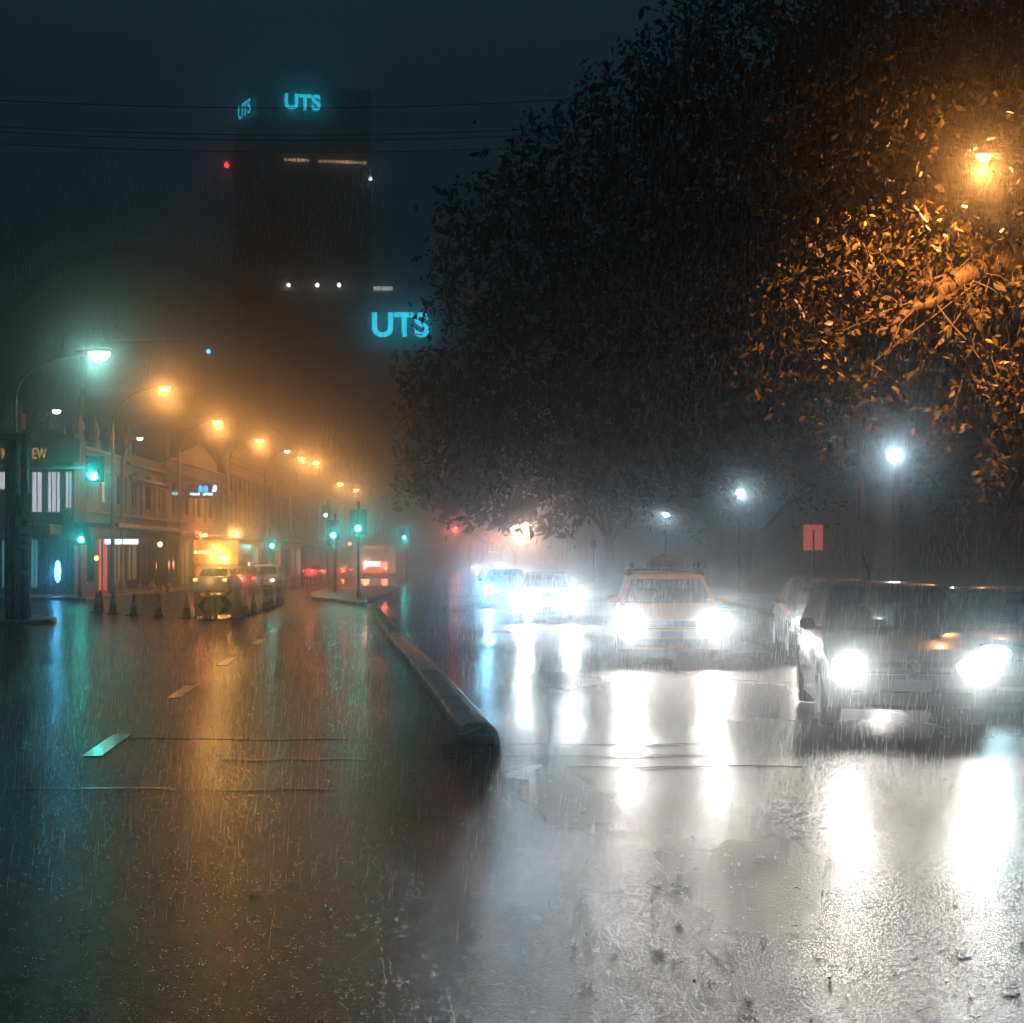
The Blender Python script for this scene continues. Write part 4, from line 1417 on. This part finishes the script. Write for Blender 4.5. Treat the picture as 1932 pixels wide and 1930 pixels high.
    MB().loft([[(x * .42, yf + (0.035 if z < .66 else 0.045) + 0.16 * abs(x * .42 / hw) ** 3 - .012, z) for x in (-1, -.6, -.2, .2, .6, 1)] for z in (gz - .055, gz, gz + .05)], False).build('grille', M_BLACK, t)
    MB().box((0, yf + .035, gz - .08), (0.86, 0.03, 0.018), bev=0.005).build('chrome_strip', M_CHROME, t)
    MB().loft([[(x * .60, yf + .004 + 0.16 * abs(x * .60 / hw) ** 3, z) for x in (-1, -.6, -.2, .2, .6, 1)] for z in (.27, .33, .40)], False).build('lower_grille', M_BLACK, t)
    pl = MB().box((0, yf - .018, 0.475), (0.37, 0.012, 0.12), bev=0.004)
    pl.build('number_plate', M_PLATE, t)
    if hatch:
        bd = MB()
        bd.tube([(0.068 * math.cos(a), yf - .004, gz + 0.068 * math.sin(a)) for a in [R(q) for q in range(0, 361, 20)]], 0.008, 6)
        y = yf - .006
        for pts in ([(-.028, .055), (0, .008), (.028, .055)], [(-.056, .03), (-.028, -.05), (0, .0), (.028, -.05), (.056, .03)]):
            bd.tube([(a, y, gz + b2) for a, b2 in pts], 0.007, 5)
        bd.build('badge', M_CHROME, t, smooth=50)
    hm = glow('headlamp_%d' % int(hstr) + '_%d' % int(hcol[2] * 100), hcol, hstr) if head else mat('unlit_headlamp', (0.25, 0.26, 0.27), 0.1)
    for sx in (-1, 1):
        Mx = Matrix.Translation((sx * (hw - .235), yf + .105, 0.665)) @ Matrix.Rotation(R(-22 * -sx), 4, 'Z') @ Matrix.Rotation(R(8 * -sx), 4, 'Y')
        hb = MB()
        rr = []
        for k, (e, yy) in enumerate(((1.0, 0.05), (1.0, -0.02), (0.82, -0.055), (0.4, -0.075))):
            rr.append([(math.copysign(abs(math.cos(a)) ** .7, math.cos(a)) * 0.185 * e, yy, math.copysign(abs(math.sin(a)) ** .7, math.sin(a)) * 0.085 * e) for a in [i * 2 * math.pi / 16 for i in range(16)]])
        hb.loft(rr, True, Mx, True)
        hl = hb.build('headlight', glow('lit_reflector_%d' % int(hcol[2] * 100), hcol, 0.7) if head else M_CHROME, t, smooth=50)
        MB().lathe([(0.082, 0), (0.078, 0.01), (0.03, 0.018)], 14, Mx @ Matrix.Translation((-sx * .03, -0.068, 0)) @ Matrix.Rotation(R(90), 4, 'X')).build('lamp_lens', hm, hl, smooth=60)
        if head and (loc[1] < 70 or sx > 0):
            far = loc[1] >= 70
            spot_light('headlight_beam', (0 if far else sx * (hw - .22), yf - .06, 0.665), (R(90 + pitch), 0, R(180)), hpow * (2 if far else 1), hcol, beam, 1.0, 0.15, t).scale = (1.9, 1, 1)
        mb = MB().box((sx * (hw + .07), ycowl + .30, zs + .07), (0.17, 0.10, 0.13), bev=0.04)
        mb.box((sx * (hw - .04), ycowl + .31, zs + .02), (0.12, 0.05, 0.04), bev=0.01)
        mb.build('wing_mirror', paint, t, smooth=50)
        tm = glow('tail_lamp_lit_%d' % int(tcol[1] * 100), tcol, 5) if tail else mat('tail_lamp_unlit', (0.25, 0.02, 0.02), 0.2)
        MB().box((sx * (hw - .17), yr - .05, 0.80), (0.2, 0.12, 0.12), Matrix.Identity(4), bev=0.03).build('tail_light', tm, t, smooth=50)
        if tail and sx > 0:
            point_light('tail_glow', (0, yr + .2, 0.80), tail * 2, tcol, 0.08, t)
        for yw in (ya, yb_):
            Mw = Matrix.Translation((sx * (hw - .115), yw, rw)) @ Matrix.Rotation(R(90), 4, 'Y')
            wh = MB().lathe([(rw - .11, -.10), (rw - .02, -.10), (rw, -.075), (rw, .075), (rw - .02, .10), (rw - .11, .10)], 24, Mw).build('wheel', M_RUBBER, t, smooth=50)
            rim = MB().lathe([(0.05, .112), (0.09, .106), (rw - .13, .103), (rw - .115, .112), (rw - .115, -.112), (rw - .13, -.103), (0.05, -.112)], 18, Mw)
            rim.build('rim', M_RIM, wh, smooth=40)
    for sx in (-.1, .45):
        MB().tube([(sx, f0 - .0, zs + .02), (sx - .42, f0 + .07, zs + .05)], 0.011, 5).build('wiper', M_BLACK, t)
    t['_c'] = 0
    del t['_c']
    return t, dict(L=L, hw=hw, HT=HT, zt=zt, f1=f1, r1=r1, yf=yf, yr=yr)


P_DARK = mat('charcoal_paint', (0.022, 0.024, 0.028), 0.22, 0.4, 0.8)
P_TAXI = mat('ochre_taxi_paint', (0.80, 0.48, 0.19), 0.35, 0.0, 0.5)
P_BLUE = mat('teal_blue_paint', (0.02, 0.10, 0.14), 0.25, 0.3, 0.8)
P_GREY = mat('mid_grey_paint', (0.12, 0.125, 0.13), 0.28, 0.4, 0.6)
P_WHITE = mat('white_paint', (0.7, 0.7, 0.68), 0.3, 0, 0.5)
P_RED = mat('red_paint', (0.3, 0.03, 0.03), 0.3, 0, 0.5)


def place(px, y_front, d_front, L, rz):
    """centre of a car whose nose stands at frame column px, depth d_front"""
    x = atx(px, d_front)
    return (x - math.sin(-rz) * -L / 2 * -1 if False else x + math.sin(-rz) * L / 2, d_front + math.cos(rz) * L / 2, 0)


yawv = R(-6.0)
vw, g_ = car('charcoal hatchback with bright headlights, nearest car coming through the rain', place(1722, 0, 16.1, 4.2, yawv), yawv, P_DARK, 'hatch', True, hpow=21000, hcol=(1, .95, .88), name='hatchback')
MB().tube([(0.02, g_['r1'] - .35, g_['zt'] + .05), (-.03, g_['r1'] - .12, g_['zt'] + .36)], 0.009, 6).build('aerial', M_BLACK, vw)
yawt = R(-3.5)
tx, g_ = car('ochre taxi wagon with a roof sign and roof rack, headlights blazing', place(1268, 0, 27.0, 4.9, yawt), yawt, P_TAXI, 'wagon', True, hpow=29000, hcol=(1, .96, .91), name='taxi_cab', cat='taxi')
y0 = g_['f1'] + .55
sb = MB().box((0, y0, g_['zt'] + .11), (0.40 * 2, 0.2, 0.05), bev=0.01)
rs = sb.build('roof_sign_base', M_BLACK, tx)
MB().prism([(-.34, 0), (.34, 0), (.34, .12), (.24, .2), (.1, .235), (.03, .29), (-.03, .29), (-.1, .235), (-.24, .2), (-.34, .12)], y0 - .07, y0 + .07, Matrix.Translation((0, 0, g_['zt'] + .135))).build('roof_sign', mat('dim_taxi_sign', (0.30, 0.17, 0.06), 0.4, noise=0.3, scale=8), tx)
MB().prism([(-.27, .03), (.27, .03), (.27, .10), (.18, .16), (-.18, .16), (-.27, .10)], y0 - .08, y0 - .071, Matrix.Translation((0, 0, g_['zt'] + .135))).build('sign_panel', mat('dark_sign_panel', (0.10, 0.06, 0.03), 0.4, noise=0.5, scale=18), tx)
for yy in (g_['f1'] + .30, g_['r1'] - .5):
    rk = MB().tube([(-.66, yy, g_['zt'] + .10), (.66, yy, g_['zt'] + .10)], 0.02, 8)
    for sx in (-.66, .66):
        rk.box((sx, yy, g_['zt'] + .07), (0.12, 0.16, 0.16), bev=0.03)
        rk.box((sx * .92, yy, g_['zt'] + .2), (0.05, 0.08, 0.12), bev=0.015)
    rk.build('roof_rack', M_BLACK, tx)
for sx in (-.61, .61):
    MB().tube([(sx, g_['f1'] + .2, g_['zt'] + .06), (sx, g_['r1'] - .2, g_['zt'] + .06)], 0.02, 8).build('roof_rail', M_BLACK, tx)
yawb = R(-5)
car('teal blue sedan cut by the picture edge, behind the charcoal hatchback', place(1990, 0, 18.4, 4.6, yawb), yawb, P_BLUE, 'sedan', True, hpow=6500, hcol=(.6, .9, 1), hstr=50, name='sedan_car')
car('dark sedan with one headlight showing between taxi and hatchback', place(1590, 0, 27.8, 4.6, R(-5)), R(-5), P_DARK, 'sedan', True, hpow=14000, hcol=(1, .95, .88), name='sedan_car')
car('sedan behind the taxi lane with two glaring white headlights', place(1034, 0, 45.0, 4.6, R(-1)), R(-1), P_GREY, 'sedan', True, hpow=46000, hcol=(.84, .94, 1), name='sedan_car')
car('bluish sedan nearest the median, its headlight glowing blue white', place(955, 0, 58, 4.6, R(0)), R(0), P_BLUE, 'sedan', True, hpow=42000, hcol=(.25, .68, 1), hstr=60, name='sedan_car')
for (px, d, lab) in ((864, 225, 'far car facing us, leftmost of the headlight row'), (900, 235, 'far car facing us in the middle of the distant headlight row'), (943, 222, 'far car facing us with the brightest pair of the distant headlight row')):
    car(lab, (atx(px, d), d, 0), 0, P_GREY, 'sedan', True, hpow=26000 if px != 943 else 60000, hcol=(1, .97, .92), hstr=120, group='far oncoming cars', name='sedan_car')
car('red sedan driving away, tail lamps lit, beyond the cones', (atx(588, 136), 138, 0), R(180), P_RED, 'sedan', tail=400, group='cars driving away', name='sedan_car')
car('dim sedan driving away beside the island signal pole, tail lamps lit', (atx(648, 148), 150, 0), R(180), P_GREY, 'sedan', tail=400, group='cars driving away', name='sedan_car')
ut_, g_ = car('pale work car with amber hazard lamps parked before the arrow truck', (atx(391, 75), 78, 0), R(180), P_WHITE, 'sedan', tail=12, tcol=(1.0, .45, .1), name='work_car')
car('small dark car with red tail lamps right of the work car', (atx(449, 82), 85, 0), R(180), P_GREY, 'sedan', tail=300, name='sedan_car')
car('white car with bright lamps facing us beside the arrow truck', (atx(487, 84), 87, 0), R(0), P_WHITE, 'hatch', True, hpow=2500, hcol=(1, .9, .8), hstr=30, name='hatchback')


def lamp_ball(parent, name, p, r, m):
    return MB().lathe([(r * .2, -r), (r, -r * .5), (r, r * .4), (r * .3, r)], 12, Matrix.Translation(p)).build(name, m, parent, smooth=60)


# arrow truck (rear towards us)
dt_ = 88.0
xt = atx(408, dt_)
tr = thing('arrow_truck', 'roadwork truck glowing orange with a lit arrow of dots pointing right', 'truck', (xt, dt_, 0), 0)
M_ORANGE = mat('orange_truck_panel', (0.55, 0.22, 0.05), 0.4, noise=0.15)
MB().box((0, 2.6, 1.75), (2.3, 5.0, 1.9), bev=0.06).build('truck_box', M_ORANGE, tr)
MB().box((0, 6.4, 1.5), (2.2, 2.0, 2.3), bev=0.15).build('cab', P_WHITE, tr, smooth=40)
MB().box((0, 3.5, 0.62), (1.0, 7.4, 0.22)).build('chassis', M_BLACK, tr)
for yy in (1.4, 6.2):
    for sx in (-1, 1):
        MB().lathe([(0.25, -.16), (0.46, -.16), (0.48, -.1), (0.48, .1), (0.46, .16), (0.25, .16)], 20, Matrix.Translation((sx * 1.0, yy, .48)) @ Matrix.Rotation(R(90), 4, 'Y')).build('wheel', M_RUBBER, tr, smooth=50)
MB().box((0, -.05, 2.15), (2.5, 0.1, 1.35), bev=0.02).build('arrow_board', mat('arrow_board_face', (0.35, 0.14, 0.03), 0.35, noise=0.2), tr)
AMB = glow('amber_lamp', (1.0, 0.55, 0.12), 40)
dots = [(369 + 7 * k, 1042) for k in range(5)] + [(404, 1030), (409, 1035), (414, 1041), (409, 1046), (404, 1050)]
for (px, py) in dots:
    p = at(px, py, dt_ - .12)
    lamp_ball(tr, 'arrow_lamp', (p.x - xt, -.14, p.z), 0.07, AMB)
p = at(420, 1052, dt_ - .1)
lamp_ball(tr, 'work_lamp', (p.x - xt, -.2, p.z), 0.12, glow('amber_work', (1.0, 0.6, 0.2), 60))
for (px, py, c) in ((379, 1013, (1, .12, .04)), (386, 1011, (1, .3, .1)), (444, 1010, (1, .55, .15))):
    p = at(px, py, dt_)
    lamp_ball(tr, 'beacon', (p.x - xt, 0.2, p.z), 0.13, glow('beacon_%d' % px, c, 60))
MB().box((0, 0.25, 2.98), (2.2, 0.35, 0.1), bev=0.02).build('beacon_bar', M_BLACK, tr)
point_light('arrow_light', (0.1, -.9, 2.1), 1600, (1, .5, .1), .5, tr)
point_light('work_light', (0.5, -.5, 1.75), 900, (1, .55, .15), .1, tr)
point_light('beacon_light', (1.0, -.2, 3.2), 1500, (1, .45, .1), .12, tr)
point_light('beacon_light', (-0.9, -.2, 3.2), 700, (1, .15, .05), .12, tr)
# lit side cabinet of the works right of the truck
dw = 92
wx = at(462, 1084, dw)
wk = thing('lighting_trailer', 'white lit trailer panels standing right of the arrow truck', 'trailer', (wx.x, dw, 0))
for (x, w, z0_, z1_) in ((-.22, .28, .9, 1.55), (.22, .14, .45, 1.6), (.36, .08, .9, 1.3)):
    MB().box((x, 0, (z0_ + z1_) / 2), (w, .08, z1_ - z0_), bev=.01).build('lit_panel', glow('cool_lit_panel', (.75, .92, 1.0), 1.3), wk)
MB().box((0.05, .4, .95), (1.1, .7, 1.3), bev=.04).build('cabinet', M_STEEL, wk)
for sx in (-.35, .45):
    MB().lathe([(0.1, -.06), (0.26, -.06), (0.26, .06), (0.1, .06)], 16, Matrix.Translation((sx, .4, .26)) @ Matrix.Rotation(R(90), 4, 'Y')).build('wheel', M_RUBBER, wk, smooth=50)

# buses far off
def bus(label, px, d, rear, power):
    x = atx(px, d)
    t = thing('city_bus', label, 'bus', (x, d, 0), 0)
    MB().box((0, 5.5, 1.72), (2.5, 11, 2.75), bev=.16).build('body', P_RED if rear else P_BLUE, t, smooth=40)  # rear bus: reddish glow of the lamps put into the body colour
    MB().box((0, -.02, 2.1), (2.2, .04, 1.15), bev=.01).build('windscreen' if not rear else 'rear_window', M_PANE, t)
    MB().box((0, -.03, 2.92), (1.7, .04, .26), bev=.01).build('destination_sign', glow('destination_sign', (.75, .85, .25), 1.5) if not rear else glow('dim_red_panel', (1, .15, .1), .8), t)
    for sx in (-1, 1):
        lamp_ball(t, 'tail_light' if rear else 'headlight', (sx * 1.0, -.05, .95 if rear else .75), .13, glow('bus_tail', (1, .08, .04), 60) if rear else glow('bus_head', (1, .97, .9), 60))
        for yy in (2.2, 8.6):
            MB().lathe([(0.25, -.15), (0.48, -.15), (0.48, .15), (0.25, .15)], 20, Matrix.Translation((sx * 1.1, yy, .48)) @ Matrix.Rotation(R(90), 4, 'Y')).build('wheel', M_RUBBER, t, smooth=50)
    if rear:
        MB().box((-.25, -.03, 1.35), (1.5, .05, .5), bev=.02).build('lit_panel', glow('white_rear_panel', (.95, .95, 1), 2.4), t)
        point_light('tail_glow', (0.9, -.6, 1.2), power, (1, .2, .1), .3, t)
        point_light('tail_glow', (-0.9, -.6, 1.4), power, (1, .5, .25), .3, t)


bus('bus driving away with a lit white rear panel and red lamps', 708, 150, True, 1300)
bus('far dark bus facing us with a lit greenish route display', 931, 234, False, 0)

# ------------------------------------------------------------------ cones
M_CONE = mat('dull_orange_cone', (0.32, 0.055, 0.025), 0.45, noise=0.2)
M_BASE = mat('black_cone_base', (0.02, 0.02, 0.02), 0.6)
M_REFL = mat('grey_reflective_sleeve', (0.40, 0.40, 0.40), 0.4)


def make_cone():
    t = thing('traffic_cone', '', 'traffic cone')
    MB().box((0, 0, .02), (.38, .38, .04), bev=.012).build('base', M_BASE, t)
    b_ = MB().lathe([(.145, .04), (.13, .07), (.082, .34), (.05, .55), (.022, .70), (.012, .71)], 18).build('cone_body', M_CONE, t, smooth=60)
    MB().lathe([(.094, .30), (.064, .49), (.0605, .49), (.09, .30)], 18).build('sleeve', M_REFL, t, smooth=60)
    return t


cproto = make_cone()
row = [(183, 1155, 'front half of the cone pair by the left shop front'), (189.5, 1152.5, 'rear half of the cone pair by the left shop front'), (213.6, 1158.5, 'cone just right of the pair at the left end'), (253, 1161.6, 'lone cone on the orange wet road, third place from the left end'),
       (299, 1164, 'lone cone midway between the left pair and the chevron boards'), (352, 1166, 'lone cone just left of the left pointing chevron board'), (391, 1170, 'cone standing in front of the left pointing chevron board'),
       (463, 1161, 'cone just right of the chevron boards'), (478.6, 1157, 'second cone to the right of the chevron boards'), (500, 1152, 'front cone of the tight trio right of the boards'),
       (504, 1150, 'cone behind the front one in the tight trio'), (513, 1145, 'rear cone of the tight trio'), (525, 1142, 'left twin of the last near cones before the island'), (529, 1140, 'right twin of the last near cones before the island'),
       (530.5, 1117, 'reddish far cone at the head of the receding row'), (550, 1112.5, 'left of two side by side far cones'), (556, 1112, 'right of two side by side far cones'), (568, 1109.5, 'single far cone after the side by side two'),
       (578, 1106.5, 'tiny cone, first of the dense far line'), (585, 1104.5, 'tiny cone, second of the dense far line'), (592, 1102.5, 'tiny cone, third of the dense far line'), (600, 1100.5, 'tiny cone, fourth of the dense far line'),
       (608, 1098.5, 'tiny cone, fifth of the dense far line'), (617, 1096.5, 'tiny cone closing the dense far line'),
       (263, 1118, 'reddish cone standing alone before the shop fronts'), (283, 1118.5, 'left cone of the reddish pair before the shops'), (290, 1117.5, 'right cone of the reddish pair before the shops')]
for i, (px, py, lab) in enumerate(row):
    d = EYE * F / (py - CY)
    o = cproto if i == 0 else copy_tree(cproto)
    o.location = (atx(px, d), d, 0)
    o.rotation_euler = (0, 0, random.uniform(0, 1.5))
    tag(o, 'orange ' + lab if 'reddish' not in lab else lab, 'traffic cone', 'traffic cones round the roadworks')

# chevron boards
M_YEL = mat('yellow_reflective', (0.65, 0.52, 0.05), 0.35, noise=0.15)
M_CHEV = mat('black_chevron', (0.012, 0.014, 0.014), 0.35)


def chevron_board(px, py, d, right, label, rz=0.0, s=1.0, tilt=0.0):
    t = thing('chevron_board', label, 'road sign', (atx(px, d), d, 0), rz, 'yellow and black chevron boards')
    Mt = Matrix.Rotation(R(tilt), 4, 'Y')
    w, h, z = .56 * s, .56 * s, .37 * s
    MB().box((0, 0, z), (w, .02, h), Mt, bev=.006).build('board', M_YEL, t)
    k = 1 if right else -1
    pts = [(-.2, .26), (.02, .26), (.22, 0), (.02, -.26), (-.2, -.26), (.0, 0)]
    MB().prism([(k * x * s, z_ * s) for x, z_ in pts], -.019, -.0125, Mt @ Matrix.Translation((0, 0, z))).build('chevron', M_CHEV, t)
    f_ = MB()
    for sx in (-1, 1):
        f_.box((sx * (w / 2 + .02), .02, z), (.03, .03, h + .16), Mt)
        f_.box((sx * (w / 2 + .02), .0, .03), (.06, .5, .05), Mt)
    f_.box((0, .02, .10 * s - .02), (w, .03, .03), Mt)
    f_.build('frame', M_STEEL, t)
    return t


chevron_board(386.5, 1166, 47.6, False, 'chevron board pointing left, half hidden by a cone')
chevron_board(425, 1163, 48.5, True, 'upright chevron board pointing right in the middle of the cones')
chevron_board(430, 1125, 74, True, 'chevron board pointing right, tilted behind the upright boards', s=.9, tilt=12)
chevron_board(317.6, 1119, 82, True, 'leaning dark chevron board alone among reddish cones', s=.8, tilt=-14)
wb = thing('water_barrier', 'pale orange lit barrier block beside the right pointing chevron board', 'barrier', (atx(447.5, 47.6), 47.6, 0))
MB().box((0, 0, .45), (.24, .5, .9), bev=.05).build('barrier_block', mat('pale_barrier_plastic', (.62, .45, .28), .4, noise=.1), wb, smooth=50)
MB().box((0, 0, .04), (.34, .6, .08), bev=.03).build('barrier_foot', mat('pale_barrier_plastic', (0, 0, 0)), wb)

# ------------------------------------------------------------------ signs on the right
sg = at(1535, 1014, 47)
rsn = thing('red_sign', 'square red sign, brightness put into its face, on a thin dark post behind the row of cars', 'sign', (sg.x, 47, .1))
MB().box((0, .05, sg.z - .1), (.58, .03, .75), bev=.03).build('sign_face', mat('coral_glow_face', (.85, .22, .18), .4, noise=.12, scale=3, emis=(1, .16, .13), estr=.42), rsn)  # no lamp inside: the sign's brightness is put in as emission
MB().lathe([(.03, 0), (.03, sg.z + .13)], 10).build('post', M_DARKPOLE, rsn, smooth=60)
bp = at(1120, 1026, 95)
bsn = thing('blue_sign', 'small blue parking sign on a thin post over the bright headlights', 'sign', (bp.x, 95, .0))
MB().box((0, 0, bp.z), (.30, .03, .44), bev=.015).build('sign_face', mat('blue_face', (.05, .22, .62), .35), bsn)
MB().lathe([(.03, 0), (.03, bp.z + .3)], 10, Matrix.Translation((0, .05, 0))).build('post', M_STEEL, bsn, smooth=60)

# ------------------------------------------------------------------ rain, splashes, litter
def water_mat():
    m = bpy.data.materials.new('rain_water')
    m.use_nodes = True
    t = m.node_tree
    b = t.nodes['Principled BSDF']
    b.inputs['Base Color'].default_value = (.85, .9, .95, 1)
    b.inputs['Roughness'].default_value = .15
    out = t.nodes['Material Output']
    tr = t.nodes.new('ShaderNodeBsdfTranslucent')
    tr.inputs[0].default_value = (.9, .94, 1, 1)
    mx = t.nodes.new('ShaderNodeMixShader')
    mx.inputs[0].default_value = .6
    tp = t.nodes.new('ShaderNodeBsdfTransparent')
    m2 = t.nodes.new('ShaderNodeMixShader')
    m2.inputs[0].default_value = .75
    t.links.new(b.outputs[0], mx.inputs[1])
    t.links.new(tr.outputs[0], mx.inputs[2])
    t.links.new(tp.outputs[0], m2.inputs[1])
    t.links.new(mx.outputs[0], m2.inputs[2])
    t.links.new(m2.outputs[0], out.inputs[0])
    return m


WATER = water_mat()


def raw_mesh(name, V, Fa, m):
    me = bpy.data.meshes.new(name)
    me.vertices.add(len(V))
    me.vertices.foreach_set('co', V.astype(np.float32).ravel())
    k = Fa.shape[1]
    me.loops.add(Fa.size)
    me.loops.foreach_set('vertex_index', Fa.astype(np.int32).ravel())
    me.polygons.add(len(Fa))
    me.polygons.foreach_set('loop_start', np.arange(0, Fa.size, k, dtype=np.int32))
    me.update(calc_edges=True)
    me.materials.append(m)
    o = bpy.data.objects.new(name, me)
    COL.objects.link(o)
    return o


NR = 130000
yy = 7 + 40 * rng.random(NR) ** 0.75
xx = (rng.random(NR) * 1.15 - .56) * yy * 0.68 + .3
zz = rng.random(NR) * np.minimum(1.75 + yy * .36, 9.0)
ln = .06 + .14 * rng.random(NR)
th = .001 * (.6 + .8 * rng.random(NR)) * np.clip(yy / 12, .6, 1.6)
tilt = rng.normal(size=(NR, 2)) * .035 + np.array([.085, 0])
c3 = np.stack([xx, yy, zz], 1)
axis = np.stack([tilt[:, 0], tilt[:, 1], np.ones(NR)], 1)
Vr = []
for k in range(3):
    a = 2 * np.pi * k / 3
    Vr.append(c3 + np.stack([np.cos(a) * th, np.sin(a) * th, np.zeros(NR)], 1) - axis * (ln * .12)[:, None])
Vr.append(c3 + axis * (ln * .5)[:, None])
Vr.append(c3 - axis * (ln * .5)[:, None])
V = np.stack(Vr, 1).reshape(-1, 3)
i5 = np.arange(NR)[:, None] * 5
Fr = np.concatenate([i5 + np.array(q) for q in ((0, 1, 3), (1, 2, 3), (2, 0, 3), (1, 0, 4), (2, 1, 4), (0, 2, 4))], 0)
rain = raw_mesh('rain', V, Fr, WATER)
tag(rain, 'falling rain drops all through the air', 'rain', kind='stuff')

# splash crowns where drops strike the wet road: low spikes and a few flung beads
vs, fs = [], []
for k in range(1800):
    y = 5.4 + 17 * random.random() ** 1.5
    x = (random.random() * 1.12 - .53) * y * .66 + .25
    if -.7 - .06 * (y - 15) < x < .2 and y > 14.8:
        continue
    z = float(road_z(np.float64(x), np.float64(y)))
    big_ = 1.0 if random.random() < .2 else 0.6
    r0_ = random.uniform(.008, .02) * big_
    for s_ in range(random.randint(3, 6)):
        a = random.uniform(0, 6.28)
        dx, dy = math.cos(a), math.sin(a)
        hh = random.uniform(.006, .022) * big_
        w = random.uniform(.002, .004) * big_
        o = len(vs)
        vs += [(x + dx * r0_ - dy * w, y + dy * r0_ + dx * w, z + .001), (x + dx * r0_ + dy * w, y + dy * r0_ - dx * w, z + .001),
               (x + dx * r0_ * 1.9, y + dy * r0_ * 1.9, z + hh), (x + dx * (r0_ - w), y + dy * (r0_ - w), z + .001)]
        fs += [(o, o + 1, o + 2), (o + 1, o + 3, o + 2), (o + 3, o, o + 2)]
    for s_ in range(random.randint(2, 5)):
        a, rr_ = random.uniform(0, 6.28), random.uniform(.5, 2.8) * r0_
        px_, py_, pz_ = x + math.cos(a) * rr_, y + math.sin(a) * rr_, z + random.uniform(.008, .045) * big_
        q = random.uniform(.0018, .0042) * big_
        o = len(vs)
        vs += [(px_ + q, py_, pz_), (px_ - q, py_, pz_), (px_, py_ + q, pz_), (px_, py_ - q, pz_), (px_, py_, pz_ + q), (px_, py_, pz_ - q)]
        fs += [(o + a_, o + b_, o + c_) for a_, b_, c_ in ((0, 2, 4), (2, 1, 4), (1, 3, 4), (3, 0, 4), (2, 0, 5), (1, 2, 5), (3, 1, 5), (0, 3, 5))]
spl = raw_mesh('rain_splashes', np.array(vs), np.array(fs), WATER)
tag(spl, 'small crowns of water thrown up where rain strikes the road', 'splashes', kind='stuff')

LIT = leaf_mat('fallen_leaf', (.07, .04, .02))
b = MB()
for k in range(150):
    y = 6.0 + 11 * random.random() ** 1.3
    x = random.uniform(.02, .34) * y
    z = float(road_z(np.float64(x), np.float64(y))) + .006
    a = random.uniform(0, 6.28)
    if random.random() < .5:
        l = random.uniform(.02, .08)
        b.tube([(x, y, z), (x + math.cos(a) * l * .5, y + math.sin(a) * l * .5, z + random.uniform(0, .012)), (x + math.cos(a) * l, y + math.sin(a) * l, z)], [.0018, .0024, .0012], 5)
    else:
        l = random.uniform(.008, .022)
        M = Matrix.Translation((x, y, z)) @ Matrix.Rotation(a, 4, 'Z') @ Matrix.Rotation(random.uniform(-.4, .4), 4, 'X')
        b.add([(-l, 0, 0), (-l * .3, l * .4, .006), (l * .5, l * .35, .008), (l, 0, .004), (l * .5, -l * .35, .008), (-l * .3, -l * .4, .006)], [(0, 1, 2, 3, 4, 5)], M)
tag(b.build('leaf_litter', LIT), 'twigs and fallen leaves strewn over the wet road', 'leaf litter', kind='stuff')

# ------------------------------------------------------------------ rain haze: one closed box round the camera and everything
hz = MB().box((0, 385, 46.5), (680, 820, 95)).build('haze', None)
hm = bpy.data.materials.new('rain_haze')
hm.use_nodes = True
t = hm.node_tree
t.nodes.remove(t.nodes['Principled BSDF'])
pv = t.nodes.new('ShaderNodeVolumePrincipled')
pv.inputs['Density'].default_value = 0.007
pv.inputs['Anisotropy'].default_value = 0.97
pv.inputs['Color'].default_value = (.84, .93, 1, 1)
t.links.new(pv.outputs[0], t.nodes['Material Output'].inputs['Volume'])
hm.cycles.volume_sampling = 'MULTIPLE_IMPORTANCE'
hz.data.materials.append(hm)
hz['kind'] = 'stuff'
tag(hz, 'rain haze hanging in the air', 'haze')
